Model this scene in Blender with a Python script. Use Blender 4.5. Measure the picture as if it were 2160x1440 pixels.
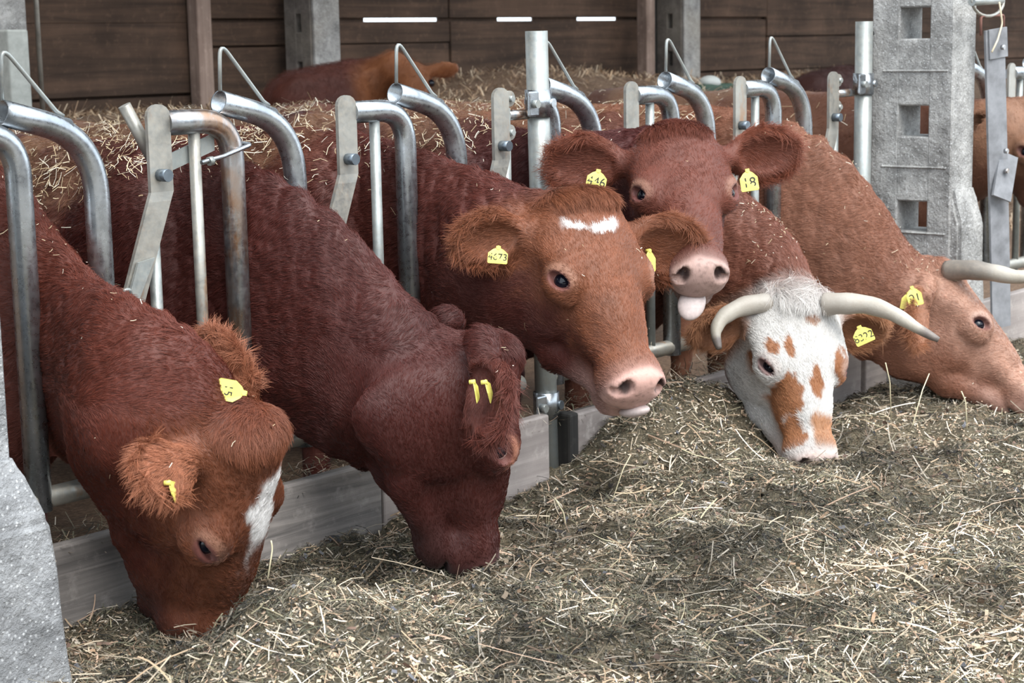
import bpy, bmesh, math, random
import numpy as np
from mathutils import Vector, Matrix

for o in list(bpy.data.objects):
    bpy.data.objects.remove(o, do_unlink=True)
SC = bpy.context.scene
COL = SC.collection
random.seed(7)
RNG = np.random.default_rng(11)

# ------------------------------------------------------------------ camera
FPX = 3782.0
YAW, PIT, ROL = .7057, .1658, -.0186
CAM = np.array([-2.857, -3.844, 1.70])
FW = np.array([math.cos(YAW)*math.cos(PIT), math.sin(YAW)*math.cos(PIT), -math.sin(PIT)])
_rt = np.array([math.sin(YAW), -math.cos(YAW), 0.0])
_up = np.cross(_rt, FW)
RT = math.cos(ROL)*_rt + math.sin(ROL)*_up
UP = math.cos(ROL)*_up - math.sin(ROL)*_rt
cam_data = bpy.data.cameras.new('camera')
cam_data.sensor_fit = 'HORIZONTAL'
cam_data.sensor_width = 36.0
cam_data.lens = FPX/2160.0*36.0
cam_data.clip_end = 200
cam_data.dof.use_dof = True
cam_data.dof.focus_distance = 5.1
cam_data.dof.aperture_fstop = 7.1
cam = bpy.data.objects.new('camera', cam_data)
COL.objects.link(cam)
M3 = Matrix((RT, UP, -FW)).transposed()
cam.matrix_world = Matrix.Translation(Vector(CAM)) @ M3.to_4x4()
SC.camera = cam

def at(px, py, Y):
    """the point of the plane y = Y that the photograph shows at a pixel"""
    r = FW + RT*(px-1080)/FPX - UP*(py-720)/FPX
    return CAM + r*(Y-CAM[1])/r[1]

# ------------------------------------------------------------------ world, light, exposure
w = bpy.data.worlds.new('overcast_sky'); SC.world = w
w.use_nodes = True
bg = w.node_tree.nodes['Background']
bg.inputs[0].default_value = (0.83, 0.92, 1.0, 1)
bg.inputs[1].default_value = 1.45
sun_d = bpy.data.lights.new('hazy_sun', 'SUN'); sun_d.energy = 1.9; sun_d.angle = math.radians(40)
sun_d.color = (1.0, 0.96, 0.9)
sun = bpy.data.objects.new('hazy_sun', sun_d); COL.objects.link(sun)
sun.rotation_euler = Vector((.18, .62, -.9)).to_track_quat('-Z', 'Y').to_euler()
SC.view_settings.view_transform = 'Standard'
SC.view_settings.look = 'None'
SC.view_settings.exposure = 1.05
SC.view_settings.gamma = 1
SC.view_settings.use_curve_mapping = False

# ------------------------------------------------------------------ numeric helpers
def hash3(i, j, k, seed):
    n = (i.astype(np.int64)*73856093) ^ (j.astype(np.int64)*19349663) ^ (k.astype(np.int64)*83492791) ^ (seed*2654435761)
    n = (n ^ (n >> 13)) * 1274126177 & 0x7fffffff
    n = (n ^ (n >> 16)) & 0xffff
    return n/65535.0

def noise3(p, freq, seed=0):
    """value noise in 0..1 at the points p (N,3)"""
    q = np.asarray(p, float)*np.asarray(freq)
    f = np.floor(q); t = q-f; t = t*t*(3-2*t); f = f.astype(np.int64)
    out = 0
    for a in (0, 1):
        for b in (0, 1):
            for c in (0, 1):
                wgt = (t[:, 0] if a else 1-t[:, 0])*(t[:, 1] if b else 1-t[:, 1])*(t[:, 2] if c else 1-t[:, 2])
                out = out + wgt*hash3(f[:, 0]+a, f[:, 1]+b, f[:, 2]+c, seed)
    return out

def fbm(p, freq, seed=0, octs=3):
    s, a, tot = 0, 1.0, 0
    fr = np.asarray(freq, float)
    for o in range(octs):
        s = s + a*noise3(p, fr*2**o, seed+o*17); tot += a; a *= .5
    return s/tot

def sstep(a, b, x):
    t = np.clip((x-a)/(b-a), 0, 1)
    return t*t*(3-2*t)

def unit(v):
    v = np.asarray(v, float)
    return v/np.linalg.norm(v)

# ------------------------------------------------------------------ object helpers
def tag(o, label=None, cat=None, group=None, kind=None):
    if label: o['label'] = label
    if cat: o['category'] = cat
    if group: o['group'] = group
    if kind: o['kind'] = kind
    return o

def empty(name, loc, label=None, cat=None, group=None):
    o = bpy.data.objects.new(name, None); COL.objects.link(o)
    o.location = Vector([float(c) for c in loc]); o.empty_display_size = .1
    return tag(o, label, cat, group)

def link(name, me, mat=None, parent=None, smooth=False):
    o = bpy.data.objects.new(name, me); COL.objects.link(o)
    if mat is not None and len(me.materials) == 0: me.materials.append(mat)
    if smooth: me.polygons.foreach_set('use_smooth', [True]*len(me.polygons))
    if parent is not None:
        o.parent = parent
        o.matrix_parent_inverse = Matrix.Translation(-(parent.location if parent.type == 'EMPTY' else Vector((0, 0, 0))))
    return o

def np_mesh(name, verts, faces, n=4):
    me = bpy.data.meshes.new(name)
    verts = np.asarray(verts, np.float32); faces = np.asarray(faces, np.int32)
    me.vertices.add(len(verts)); me.vertices.foreach_set('co', verts.ravel())
    me.loops.add(faces.size); me.loops.foreach_set('vertex_index', faces.ravel())
    me.polygons.add(len(faces))
    me.polygons.foreach_set('loop_start', np.arange(0, faces.size, n, dtype=np.int32))
    me.update(calc_edges=True)
    return me

def set_col(me, cols, name='col'):
    a = me.color_attributes.new(name, 'FLOAT_COLOR', 'POINT')
    c = np.ones((len(cols), 4), np.float32); c[:, :3] = cols
    a.data.foreach_set('color', c.ravel())

def bm_mesh(name, bm):
    bmesh.ops.recalc_face_normals(bm, faces=bm.faces)
    me = bpy.data.meshes.new(name); bm.to_mesh(me); bm.free(); return me

def box_bm(lo, hi, bevel=0.0, bm=None, seg=2):
    own = bm is None
    b = bmesh.new()
    r = bmesh.ops.create_cube(b, size=1)
    lo = Vector(lo); hi = Vector(hi)
    for v in b.verts:
        v.co = Vector(((v.co.x+.5)*(hi.x-lo.x)+lo.x, (v.co.y+.5)*(hi.y-lo.y)+lo.y, (v.co.z+.5)*(hi.z-lo.z)+lo.z))
    if bevel > 0:
        bmesh.ops.bevel(b, geom=b.edges[:], offset=bevel, segments=seg, affect='EDGES', profile=.5)
    if own: return b
    me = bpy.data.meshes.new('tmp'); b.to_mesh(me); b.free(); bm.from_mesh(me); bpy.data.meshes.remove(me)
    return bm

def fillet(pts, rad, n=7):
    """round the corners of a polyline"""
    pts = [Vector([float(c) for c in p]) for p in pts]
    out = [pts[0]]
    for i in range(1, len(pts)-1):
        a, b, c = pts[i-1], pts[i], pts[i+1]
        r = rad[i-1] if isinstance(rad, (list, tuple)) else rad
        u = (a-b).normalized(); v = (c-b).normalized()
        ang = u.angle(v)
        if ang > math.pi-.02: out.append(b); continue
        d = min(r/math.tan(ang/2), (a-b).length*.95, (c-b).length*.95)
        p0 = b+u*d; p1 = b+v*d
        for k in range(n+1):
            t = k/n
            out.append(p0*(1-t)**2 + b*2*t*(1-t) + p1*t**2)
    out.append(pts[-1])
    return out

def sweep(pts, rad, seg=16, cap=True, hollow_start=0.0, wall=.004, bm=None, squash=None):
    """a tube along a polyline; rad is a number or a list; hollow_start = how deep the open end can be looked into"""
    own = bm is None
    bm = bm or bmesh.new()
    pts = [Vector([float(c) for c in p]) for p in pts]
    n = len(pts)
    rr = rad if isinstance(rad, (list, tuple, np.ndarray)) else [rad]*n
    tang = []
    for i in range(n):
        a = pts[max(i-1, 0)]; b = pts[min(i+1, n-1)]
        tang.append((b-a).normalized())
    ref = Vector((0, 1, 0)) if abs(tang[0].y) < .9 else Vector((1, 0, 0))
    nrm = (ref - tang[0]*ref.dot(tang[0])).normalized()
    rings = []
    def ring(p, t, nn, r):
        bb = t.cross(nn)
        return [bm.verts.new(p + nn*(math.cos(2*math.pi*k/seg)*r) + bb*(math.sin(2*math.pi*k/seg)*r)) for k in range(seg)]
    for i in range(n):
        nrm = (nrm - tang[i]*nrm.dot(tang[i])).normalized()
        rings.append(ring(pts[i], tang[i], nrm, rr[i]))
        if i == 0: n0 = nrm.copy()
    def bridge(a, b):
        for k in range(seg):
            f = bm.faces.new((a[k], a[(k+1) % seg], b[(k+1) % seg], b[k])); f.smooth = True
    for i in range(n-1): bridge(rings[i], rings[i+1])
    if hollow_start > 0:
        i0 = ring(pts[0], tang[0], n0, rr[0]-wall)
        i1 = ring(pts[0]+tang[0]*hollow_start, tang[0], n0, rr[0]-wall)
        bridge(i0, rings[0]); bridge(i1, i0); bm.faces.new(i1)
    elif cap: bm.faces.new(list(reversed(rings[0])))
    if cap: bm.faces.new(rings[-1])
    return bm

# ------------------------------------------------------------------ material helpers
def new_mat(name):
    m = bpy.data.materials.new(name); m.use_nodes = True
    nt = m.node_tree
    return m, nt, nt.nodes['Principled BSDF']

def N(nt, typ, **kw):
    n = nt.nodes.new(typ)
    for k, v in kw.items():
        if k.startswith('i_'): n.inputs[k[2:].replace('_', ' ')].default_value = v
        else: setattr(n, k, v)
    return n

def ramp(nt, fac, stops, interp='LINEAR'):
    r = nt.nodes.new('ShaderNodeValToRGB'); r.color_ramp.interpolation = interp
    e = r.color_ramp.elements
    while len(e) < len(stops): e.new(.5)
    for el, (p, c) in zip(e, stops):
        el.position = p; el.color = (*c, 1) if len(c) == 3 else c
    nt.links.new(fac, r.inputs[0]); return r

def mixc(nt, fac, a, b, typ='MIX'):
    m = nt.nodes.new('ShaderNodeMix'); m.data_type = 'RGBA'; m.blend_type = typ
    for s, v in ((m.inputs[0], fac), (m.inputs[6], a), (m.inputs[7], b)):
        if hasattr(v, 'links') or hasattr(v, 'is_linked'): nt.links.new(v, s)
        elif isinstance(v, (int, float)): s.default_value = v
        else: s.default_value = (*v, 1) if len(v) == 3 else v
    return m.outputs[2]

def coords(nt, scale=(1, 1, 1), which='Object'):
    tc = nt.nodes.new('ShaderNodeTexCoord'); mp = nt.nodes.new('ShaderNodeMapping')
    mp.inputs['Scale'].default_value = scale
    nt.links.new(tc.outputs[which], mp.inputs[0]); return mp.outputs[0]

def noise(nt, vec, scale, detail=4, rough=.6, dist=0):
    n = nt.nodes.new('ShaderNodeTexNoise'); nt.links.new(vec, n.inputs['Vector'])
    n.inputs['Scale'].default_value = scale; n.inputs['Detail'].default_value = detail
    n.inputs['Roughness'].default_value = rough; n.inputs['Distortion'].default_value = dist
    return n.outputs[0]

def bump(nt, bsdf, h, strength=.3, dist=.01):
    b = nt.nodes.new('ShaderNodeBump'); b.inputs['Strength'].default_value = strength; b.inputs['Distance'].default_value = dist
    nt.links.new(h, b.inputs['Height']); nt.links.new(b.outputs[0], bsdf.inputs['Normal']); return b

def mat_steel(name, rust=.0, dull=.0, tint=(.40, .43, .46), metal=.92, dirtc=(.40, .35, .28)):
    m, nt, b = new_mat(name)
    v = coords(nt)
    n1 = noise(nt, v, 9, 5, .65); n2 = noise(nt, v, 55, 4, .7); n3 = noise(nt, v, 3.2, 3, .5)
    base = ramp(nt, n1, [(.3, tuple(c*.62 for c in tint)), (.52, tint), (.75, tuple(min(1, c*1.22) for c in tint))])
    c = base.outputs[0]
    dirt = ramp(nt, n2, [(.52-.1*dull, (0, 0, 0)), (.72, (1, 1, 1))])
    d2 = mixc(nt, n3, (.05*dull, .05*dull, .05*dull), (.75*dull, .75*dull, .75*dull))
    dd = mixc(nt, 1.0, dirt.outputs[0], d2, 'MULTIPLY')
    c = mixc(nt, dd, c, dirtc)
    if rust > 0:
        rv = coords(nt, (1, 1, .35))
        rn = noise(nt, rv, 16, 6, .72)
        rr = ramp(nt, rn, [(.62-rust*.2, (0, 0, 0)), (.70-rust*.12, (1, 1, 1))])
        big = ramp(nt, n3, [(.42, (0, 0, 0)), (.6, (1, 1, 1))])
        fac = mixc(nt, 1.0, rr.outputs[0], big.outputs[0], 'MULTIPLY')
        c = mixc(nt, fac, c, (.38, .21, .11))
    nt.links.new(c, b.inputs['Base Color'])
    met = ramp(nt, dd, [(0, (metal,)*3), (1, (.25,)*3)])
    nt.links.new(met.outputs[0], b.inputs['Metallic'])
    ro = ramp(nt, n2, [(.3, (.17+.12*dull,)*3), (.75, (.36+.15*dull,)*3)])
    nt.links.new(ro.outputs[0], b.inputs['Roughness'])
    bump(nt, b, n2, .12, .004)
    return m

def mat_concrete(name, base=(.36, .355, .345), dark=.55, speck=True, warm=(.40, .36, .30)):
    m, nt, b = new_mat(name)
    v = coords(nt)
    n1 = noise(nt, v, 6.5, 7, .72); n2 = noise(nt, v, 38, 5, .7); n3 = noise(nt, v, 1.3, 3, .5)
    c = ramp(nt, n1, [(.33, tuple(k*dark for k in base)), (.5, base), (.66, tuple(min(1, k*1.5) for k in base))]).outputs[0]
    c = mixc(nt, ramp(nt, n3, [(.5, (0,)*3), (.75, (.6,)*3)]).outputs[0], c, warm)
    if speck:
        vo = nt.nodes.new('ShaderNodeTexVoronoi'); nt.links.new(v, vo.inputs['Vector']); vo.inputs['Scale'].default_value = 75
        sp = ramp(nt, vo.outputs['Distance'], [(.12, (1,)*3), (.3, (0,)*3)])
        c = mixc(nt, mixc(nt, 1.0, sp.outputs[0], (.55,)*3, 'MULTIPLY'), c, (.72, .73, .74))
    c = mixc(nt, ramp(nt, n2, [(.25, (.55,)*3), (.42, (0,)*3)]).outputs[0], c, (.16, .15, .14))
    nt.links.new(c, b.inputs['Base Color'])
    b.inputs['Roughness'].default_value = .9; b.inputs['Specular IOR Level'].default_value = .25
    h = mixc(nt, .5, n2, n1)
    bump(nt, b, h, 1.0, .03)
    return m

def mat_wood(name, c0=(.045, .032, .025), c1=(.11, .075, .055), axis=0, rough=.8, grain=26):
    m, nt, b = new_mat(name)
    sc = [grain, grain, grain]; sc[axis] = grain*.045
    v = coords(nt, tuple(sc)); g = noise(nt, v, 1.0, 6, .62, .8)
    v2 = coords(nt); n2 = noise(nt, v2, 1.6, 5, .6); n3 = noise(nt, v2, 14, 5, .7)
    c = ramp(nt, g, [(.28, c0), (.7, c1)]).outputs[0]
    c = mixc(nt, ramp(nt, n2, [(.35, (0,)*3), (.7, (.7,)*3)]).outputs[0], c, tuple(k*.55 for k in c0))
    c = mixc(nt, ramp(nt, n3, [(.55, (0,)*3), (.8, (.35,)*3)]).outputs[0], c, tuple(min(1, k*1.9) for k in c1))
    nt.links.new(c, b.inputs['Base Color'])
    b.inputs['Roughness'].default_value = rough; b.inputs['Specular IOR Level'].default_value = .3
    bump(nt, b, mixc(nt, .4, g, n3), .35, .008)
    return m

def mat_plain(name, col, rough=.6, metal=0.0, spec=.5, var=.0, vscale=20):
    m, nt, b = new_mat(name)
    b.inputs['Roughness'].default_value = rough; b.inputs['Metallic'].default_value = metal
    b.inputs['Specular IOR Level'].default_value = spec
    v = coords(nt); n = noise(nt, v, vscale, 4, .6)
    c = ramp(nt, n, [(.25, tuple(k*(1-var) for k in col)), (.75, tuple(min(1, k*(1+var)) for k in col))])
    nt.links.new(c.outputs[0], b.inputs['Base Color'])
    return m

def mat_attr(name, rough=.7, spec=.3, sheen=0.0, bumpy=None, trans=False):
    m, nt, b = new_mat(name)
    a = nt.nodes.new('ShaderNodeAttribute'); a.attribute_name = 'col'
    nt.links.new(a.outputs['Color'], b.inputs['Base Color'])
    b.inputs['Roughness'].default_value = rough; b.inputs['Specular IOR Level'].default_value = spec
    if sheen:
        b.inputs['Sheen Weight'].default_value = sheen; b.inputs['Sheen Roughness'].default_value = .45
        b.inputs['Sheen Tint'].default_value = (.92, .9, 1, 1)
    if bumpy:
        v = coords(nt, bumpy[2] if len(bumpy) > 2 else (1, 1, 1)); n = noise(nt, v, bumpy[0], 5, .65)
        bump(nt, b, n, bumpy[1], .01)
    return m

STEEL = mat_steel('galvanised_steel', 0, .35)
STEEL_RUST = mat_steel('rusty_galvanised_steel', 1.0, .6)
STEEL_DULL = mat_steel('dull_galvanised_steel', .3, 1.35, (.34, .335, .31), .6)
STEEL_PALE = mat_steel('pale_galvanised_steel', 0, 1.2, (.33, .355, .35), .5, (.33, .31, .265))
BOLT = mat_plain('dark_bolt_steel', (.16, .19, .22), .4, .8, .5, .3)
CONC = mat_concrete('weathered_concrete')
CONC_NEAR = mat_concrete('rough_concrete', (.25, .255, .262), .6)
KERBPALE = mat_wood('pale_worn_plank', (.30, .26, .245), (.56, .49, .46), 0, .6, 20)
KERBWOOD = mat_wood('grey_worn_plank', (.13, .12, .115), (.42, .38, .355), 0, .6, 34)
WALLWOOD = mat_wood('dark_barn_plank', (.046, .031, .023), (.155, .094, .064), 0, .9, 12)
POSTWOOD = mat_wood('pale_timber_post', (.22, .15, .12), (.48, .36, .30), 2, .85, 20)
RUBBER = mat_plain('grey_belting', (.22, .225, .24), .75, 0, .3, .35, 14)
DARKWOOD = mat_wood('dark_wood', (.02, .02, .02), (.07, .065, .06), 2, .9, 25)
YELLOW = mat_plain('yellow_tag_plastic', (.78, .70, .16), .45, 0, .5, .1)
INK = mat_plain('black_ink_and_hole', (.02, .02, .02), .6)
EYE = mat_plain('dark_wet_eye', (.004, .005, .010), .04, 0, .35)
EYEWHITE = mat_plain('eye_white', (.62, .5, .47), .2, 0, .6, .15)
HORN = None
# ------------------------------------------------------------------ the setting
S = .7            # spacing of the feeding places
KZ = .45          # top of the kerb
def struct(name, me, mat, parent=None, smooth=False):
    o = link(name, me, mat, parent, smooth)
    if parent is None: o['kind'] = 'structure'
    return o

# alley floor and the bedded floor of the pen
m, nt, b = new_mat('dusty_alley_floor')
v = coords(nt); n1 = noise(nt, v, 2.5, 6, .7); n2 = noise(nt, v, 60, 5, .7)
c = ramp(nt, n1, [(.3, (.22, .20, .18)), (.7, (.42, .39, .35))]).outputs[0]
c = mixc(nt, ramp(nt, n2, [(.45, (0,)*3), (.7, (.8,)*3)]).outputs[0], c, (.50, .45, .37))
nt.links.new(c, b.inputs['Base Color']); b.inputs['Roughness'].default_value = .95; bump(nt, b, n2, .5, .01)
FLOORMAT = m
tag(struct('floor', bm_mesh('floor', box_bm((-40, -40, -.1), (60, .12, 0))), FLOORMAT), 'dusty concrete floor of the feed alley')
m, nt, b = new_mat('trodden_bedding')
v = coords(nt); n1 = noise(nt, v, 3, 6, .7); n2 = noise(nt, v, 45, 6, .75)
c = ramp(nt, n2, [(.3, (.09, .055, .038)), (.52, (.26, .165, .105)), (.72, (.48, .34, .23))]).outputs[0]
c = mixc(nt, ramp(nt, n1, [(.35, (0,)*3), (.7, (.6,)*3)]).outputs[0], c, (.15, .09, .06))
nt.links.new(c, b.inputs['Base Color']); b.inputs['Roughness'].default_value = .95; bump(nt, b, n2, .9, .03)
BEDMAT = m
# pen floor: a deep litter that rises towards the back wall
def bed_h(x, y):
    p = np.stack([x, y, 0*x], 1)
    return .08 + 1.16*sstep(2.9, 5.6, y) + .22*np.exp(-((x-9.5)/1.5)**2-((y-6.3)/1.0)**2) + .16*(fbm(p, .9, 3)-.5)*sstep(2.6, 4, y) + .05*(fbm(p, 6, 5)-.5)
gx = np.linspace(-8, 26, 171); gy = np.linspace(.06, 8.1, 67)
GX, GY = np.meshgrid(gx, gy, indexing='ij')
Z = bed_h(GX.ravel(), GY.ravel())
idx = np.arange(GX.size).reshape(GX.shape)
F4 = np.stack([idx[:-1, :-1], idx[1:, :-1], idx[1:, 1:], idx[:-1, 1:]], -1).reshape(-1, 4)
bed = struct('floor_bedding', np_mesh('floor_bedding', np.stack([GX.ravel(), GY.ravel(), Z], 1), F4), BEDMAT, smooth=True)
bed['label'] = 'deep straw litter rising towards the back of the pen'

# back wall of wide planks with slits of daylight, its timber posts and pierced concrete posts
WY = 7.0
wall = struct('wall_back', bm_mesh('wall_back', box_bm((-8, WY+.30, 3.0), (26, WY+.36, 3.3))), WALLWOOD)
wall['label'] = 'dark plank back wall of the cattle shed'
XS = [-8, -2.2, 1.2, 3.6, 6.25, 7.35, 9.1, 12.35, 14.3, 17.5, 21, 26]
ROWS = [(.2, .62), (.625, 1.045), (1.05, 1.335), (1.34, 1.70), (1.705, 1.885), (1.915, 2.35), (2.36, 2.8), (2.81, 3.3)]
for i in range(len(XS)-1):
    for j, (z0, z1) in enumerate(ROWS):
        if j >= 6 and i in (5, 6): continue
        dz = random.uniform(-.012, .012); dy = random.uniform(-.012, .012)
        o0 = 0.0
        if j == 5 and not (4 <= i <= 7): o0 = -.032
        if i in (2, 3) and j == 3: dz = .015
        xa, xb = XS[i]+.004, XS[i+1]-.004
        bm = box_bm((xa, WY+dy, z0+o0+(0 if j in (4, 5) else dz)), (xb, WY+.05+dy, z1+(0 if j in (4,) else dz)), .006, seg=1)
        pl = struct('plank', bm_mesh('plank', bm), WALLWOOD, wall)
gaps = [(at(p0_, 30, WY)[0], at(p1_, 30, WY)[0]) for p0_, p1_ in ((778, 935), (1060, 1135), (1228, 1312))]
ed = [-8]+[e for g_ in gaps for e in g_]+[26]
for k in range(0, len(ed), 2):
    struct('plank', bm_mesh('plank', box_bm((ed[k], WY+.065, 1.80), (ed[k+1], WY+.085, 2.02))), WALLWOOD, wall)
struct('plank', bm_mesh('plank', box_bm((-8, WY+.07, .1), (26, WY+.09, 1.87))), WALLWOOD, wall)
struct('plank', bm_mesh('plank', box_bm((-8, WY+.07, 1.93), (26, WY+.09, 3.3))), WALLWOOD, wall)
for x, wd, mt, y0 in ((at(409, 100, WY)[0], .14, POSTWOOD, WY-.14), (at(1349, 100, WY-.2)[0], .14, POSTWOOD, WY-.34), (at(1378, 100, WY-.1)[0], .16, DARKWOOD, WY-.12)):
    tag(struct('trim_1' if mt is POSTWOOD else 'trim_2', bm_mesh('post', box_bm((x-wd/2, y0, .2), (x+wd/2, y0+.12, 3.4), .01)), mt), 'upright timber post of the back wall')

def pierced_column(name, x0, x1, y0, y1, z0, z1, holes, mat, label, foot=None, ridges=()):
    """concrete upright with square holes running through it along x; y0 is the face towards the alley"""
    bm = bmesh.new()
    yh0, yh1 = y0+.11, y1-.13
    zs = sorted(holes)
    nz = 5
    ch = .035
    # outer faces are built as four corner ribs, webs between the holes and thin side walls
    def col(xa, xb, ya, yb, za, zb): box_bm((xa, ya, za), (xb, yb, zb), .006, bm, 1)
    col(x0, x1, y0, yh0, z0, z1)
    col(x0, x1, yh1, y1, z0, z1)
    prev = z0
    for a, c in zs:
        col(x0+.001, x1-.001, yh0-.006, yh1+.006, prev, a); prev = c
    col(x0+.001, x1-.001, yh0-.006, yh1+.006, prev, z1)
    # partial inner wall that narrows each hole
    for a, c in zs:
        col(x0+.07, x1-.01, yh0-.004, yh0+.03, a-.01, c+.01)
        for k in range(3):
            pass
    for z in ridges:
        col(x0-.006, x0+.02, y0+.02, y1-.05, z-.006, z+.006)
    if foot:
        fz0, fz1, fx, fy = foot
        if fx < .06: y1 = y0+.09
        b2 = bmesh.new()
        fl = -.012 if fx < .06 else fx*.3
        lo = [(x0-fl, y0-fy), (x1+fx, y0-fy), (x1+fx, y1+.01), (x0-fl, y1+.01)]
        mid = [(x0-fl*.8, y0-fy*.7), (x1+fx*.7, y0-fy*.7), (x1+fx*.7, y1+.008), (x0-fl*.8, y1+.008)]
        hi = [(x0+.012 if fx < .06 else x0-.004, y0-.004), (x1+.004, y0-.004), (x1+.004, y1+.002), (x0+.012 if fx < .06 else x0-.004, y1+.002)]
        V = []
        zz = fz1-.16
        for q, z in ((lo, fz0), (mid, zz), (hi, fz1)):
            V.append([b2.verts.new((p[0], p[1], z)) for p in q])
        for a, c in ((0, 1), (1, 2)):
            for k in range(4): b2.faces.new((V[a][k], V[a][(k+1) % 4], V[c][(k+1) % 4], V[c][k]))
        b2.faces.new(V[2]); b2.faces.new(list(reversed(V[0])))
        bmesh.ops.bevel(b2, geom=b2.edges[:], offset=.014, segments=2, affect='EDGES')
        bmesh.ops.subdivide_edges(b2, edges=b2.edges[:], cuts=5, use_grid_fill=True)
        for vtx in b2.verts:
            pp = np.array([list(vtx.co)]); k = (fbm(pp, 14, 9, 3)[0]-.5)*.016
            vtx.co += Vector((k, -k, k*.3))
        me = bpy.data.meshes.new('tmp'); b2.to_mesh(me); b2.free(); bm.from_mesh(me); bpy.data.meshes.remove(me)
    return tag(struct(name, bm_mesh(name, bm), mat), label)

HO = [(z-.065, z+.065) for z in (1.745, 1.335, .93, .55, 2.15, 2.55)]
pierced_column('wall_column_1', 4.08, 4.285, -.37, .01, 0, 4.2, HO, CONC, 'pierced grey concrete column behind the horned cow at the kerb', foot=(0, 1.06, .05, .06), ridges=(1.545, 1.14, .86))
pierced_column('wall_column_2', -.80, -.575, -.40, .0, 0, 4.2, HO, CONC_NEAR, 'rough grey concrete column beside the nearest cow', foot=(0, .80, .085, .09))
SHADECONC = mat_concrete('shaded_concrete', (.17, .15, .135), .6, False)  # shade of the posts' sides put into a darker concrete
for k, px in enumerate((655, 1437)):
    y0 = WY-.42; x = at(px, 60, y0)[0]
    pierced_column('wall_column_%d' % (3+k), x, x+.30, y0, y0+.30, .1, 4.2, [(z-.07, z+.07) for z in (1.50, 1.87, 2.3)], SHADECONC, 'pierced concrete post of the back wall %s' % ('behind the resting calf' if k == 0 else 'behind the tongue-showing cow'))
    struct('trim_3', bm_mesh('facing', box_bm((x+.01, y0-.03, .1), (x+.29, y0-.002, 4.2), .006)), CONC)['label'] = 'alley face, its light put into paler concrete, of the pierced post %s' % ('by the resting calf' if k == 0 else 'by the water trough')  # lit side of the same post, brightness set in the paler colour
x = at(34, 100, 5.2)[0]
tag(struct('wall_column_5', bm_mesh('post', box_bm((x-.05, 5.2, .3), (x+.09, 5.35, 1.82), .012)), mat_plain('pale_painted_post', (.46, .48, .45), .7, 0, .4, .2)), 'pale grey gate post standing at the back of the pen')
x = at(12, 100, 5.4)[0]
tag(struct('trim_4', bm_mesh('post', box_bm((x-.10, 5.4, .3), (x+.16, 5.6, 3.2), .012)), CONC), 'concrete upright behind the pale gate post')
x = at(82, 100, 5.6)[0]
tag(link('steel_rod', bm_mesh('rod', sweep([(x, 5.6, .9), (x, 5.6, 3.4)], .016, 10)), STEEL_DULL), 'thin steel rod hanging upright before the plank wall', 'rod')

# unseen wall across the alley, added and sized to dim the frontal light
opp = struct('wall_light_block', bm_mesh('wall_light_block', box_bm((-18, -12.2, 0), (16, -12.0, 3.6))), WALLWOOD)
opp['label'] = 'unseen dark boarded wall added across the alley to dim frontal light'
# roof of the shed, with a gap added to light the back wall
_rb = box_bm((-14, .2, 4.2), (30, 3.6, 4.28)); box_bm((-14, 4.5, 4.2), (30, 9.0, 4.28), 0, _rb)
roof = struct('ceiling', bm_mesh('ceiling', _rb), WALLWOOD)
roof['label'] = 'dark boarded roof over the cattle pen with a gap added to light the back wall'

# kerb: thick worn planks on edge between the posts, dirt behind them
kerb = struct('kerb', bm_mesh('kerb', box_bm((-3.5, -.035, 0), (9, .10, KZ-.06), .01)), mat_concrete('dirty_kerb_concrete', (.24, .22, .20), .6, False))
kerb['label'] = 'low concrete kerb carrying the feed barrier'
for xa, xb, dz in ((-3.2, -.62, 0), (-.565, .93, 0), (.936, 1.742, .004), (1.90, 3.86, -.02), (3.9, 6.2, -.01)):
    bm = box_bm((xa, -.085, .05), (xb, -.04, KZ+dz), .007)
    struct('plank', bm_mesh('plank', bm), KERBPALE if xa > .9 else KERBWOOD, kerb)
struct('dark_board', bm_mesh('dark_board', box_bm((1.835, -.10, .05), (1.885, -.03, KZ-.01), .01)), DARKWOOD, kerb)  # dark upright board standing for the gap between the planks

# ------------------------------------------------------------------ the feed barrier
TOPZ = 1.545
def pivot_bolt(name, p, parent, r=.017, ln=.04):
    return link(name, bm_mesh('bolt', sweep([p, (p[0]-.0, p[1]-ln, p[2])], r, 12)), BOLT, parent)

def flat_bar(pts, wd, th, parent, name, mat):
    """a flat bar in the plane of the barrier: pts are (x, z), wd its width along x"""
    bm = bmesh.new(); rings = []
    n = len(pts)
    for i, (x, z, y) in enumerate(pts):
        rings.append([bm.verts.new((x+dx, y+dy, z)) for dx, dy in ((-wd/2, -th/2), (wd/2, -th/2), (wd/2, th/2), (-wd/2, th/2))])
    for i in range(n-1):
        for k in range(4): bm.faces.new((rings[i][k], rings[i][(k+1) % 4], rings[i+1][(k+1) % 4], rings[i+1][k]))
    # rounded top
    top = rings[0]; x, z, y = pts[0]
    arc_f = []; arc_b = []
    for k in range(9):
        a = math.pi*k/8
        arc_f.append(bm.verts.new((x-math.cos(a)*wd/2, y-th/2, z+math.sin(a)*wd/2*.8)))
        arc_b.append(bm.verts.new((x-math.cos(a)*wd/2, y+th/2, z+math.sin(a)*wd/2*.8)))
    bm.faces.new(arc_f); bm.faces.new(list(reversed(arc_b)))
    for k in range(8): bm.faces.new((arc_f[k], arc_b[k], arc_b[k+1], arc_f[k+1]))
    bm.faces.new(list(reversed(rings[-1])))
    bmesh.ops.remove_doubles(bm, verts=bm.verts[:], dist=.0008)
    return link(name, bm_mesh(name, bm), mat, parent)

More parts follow.
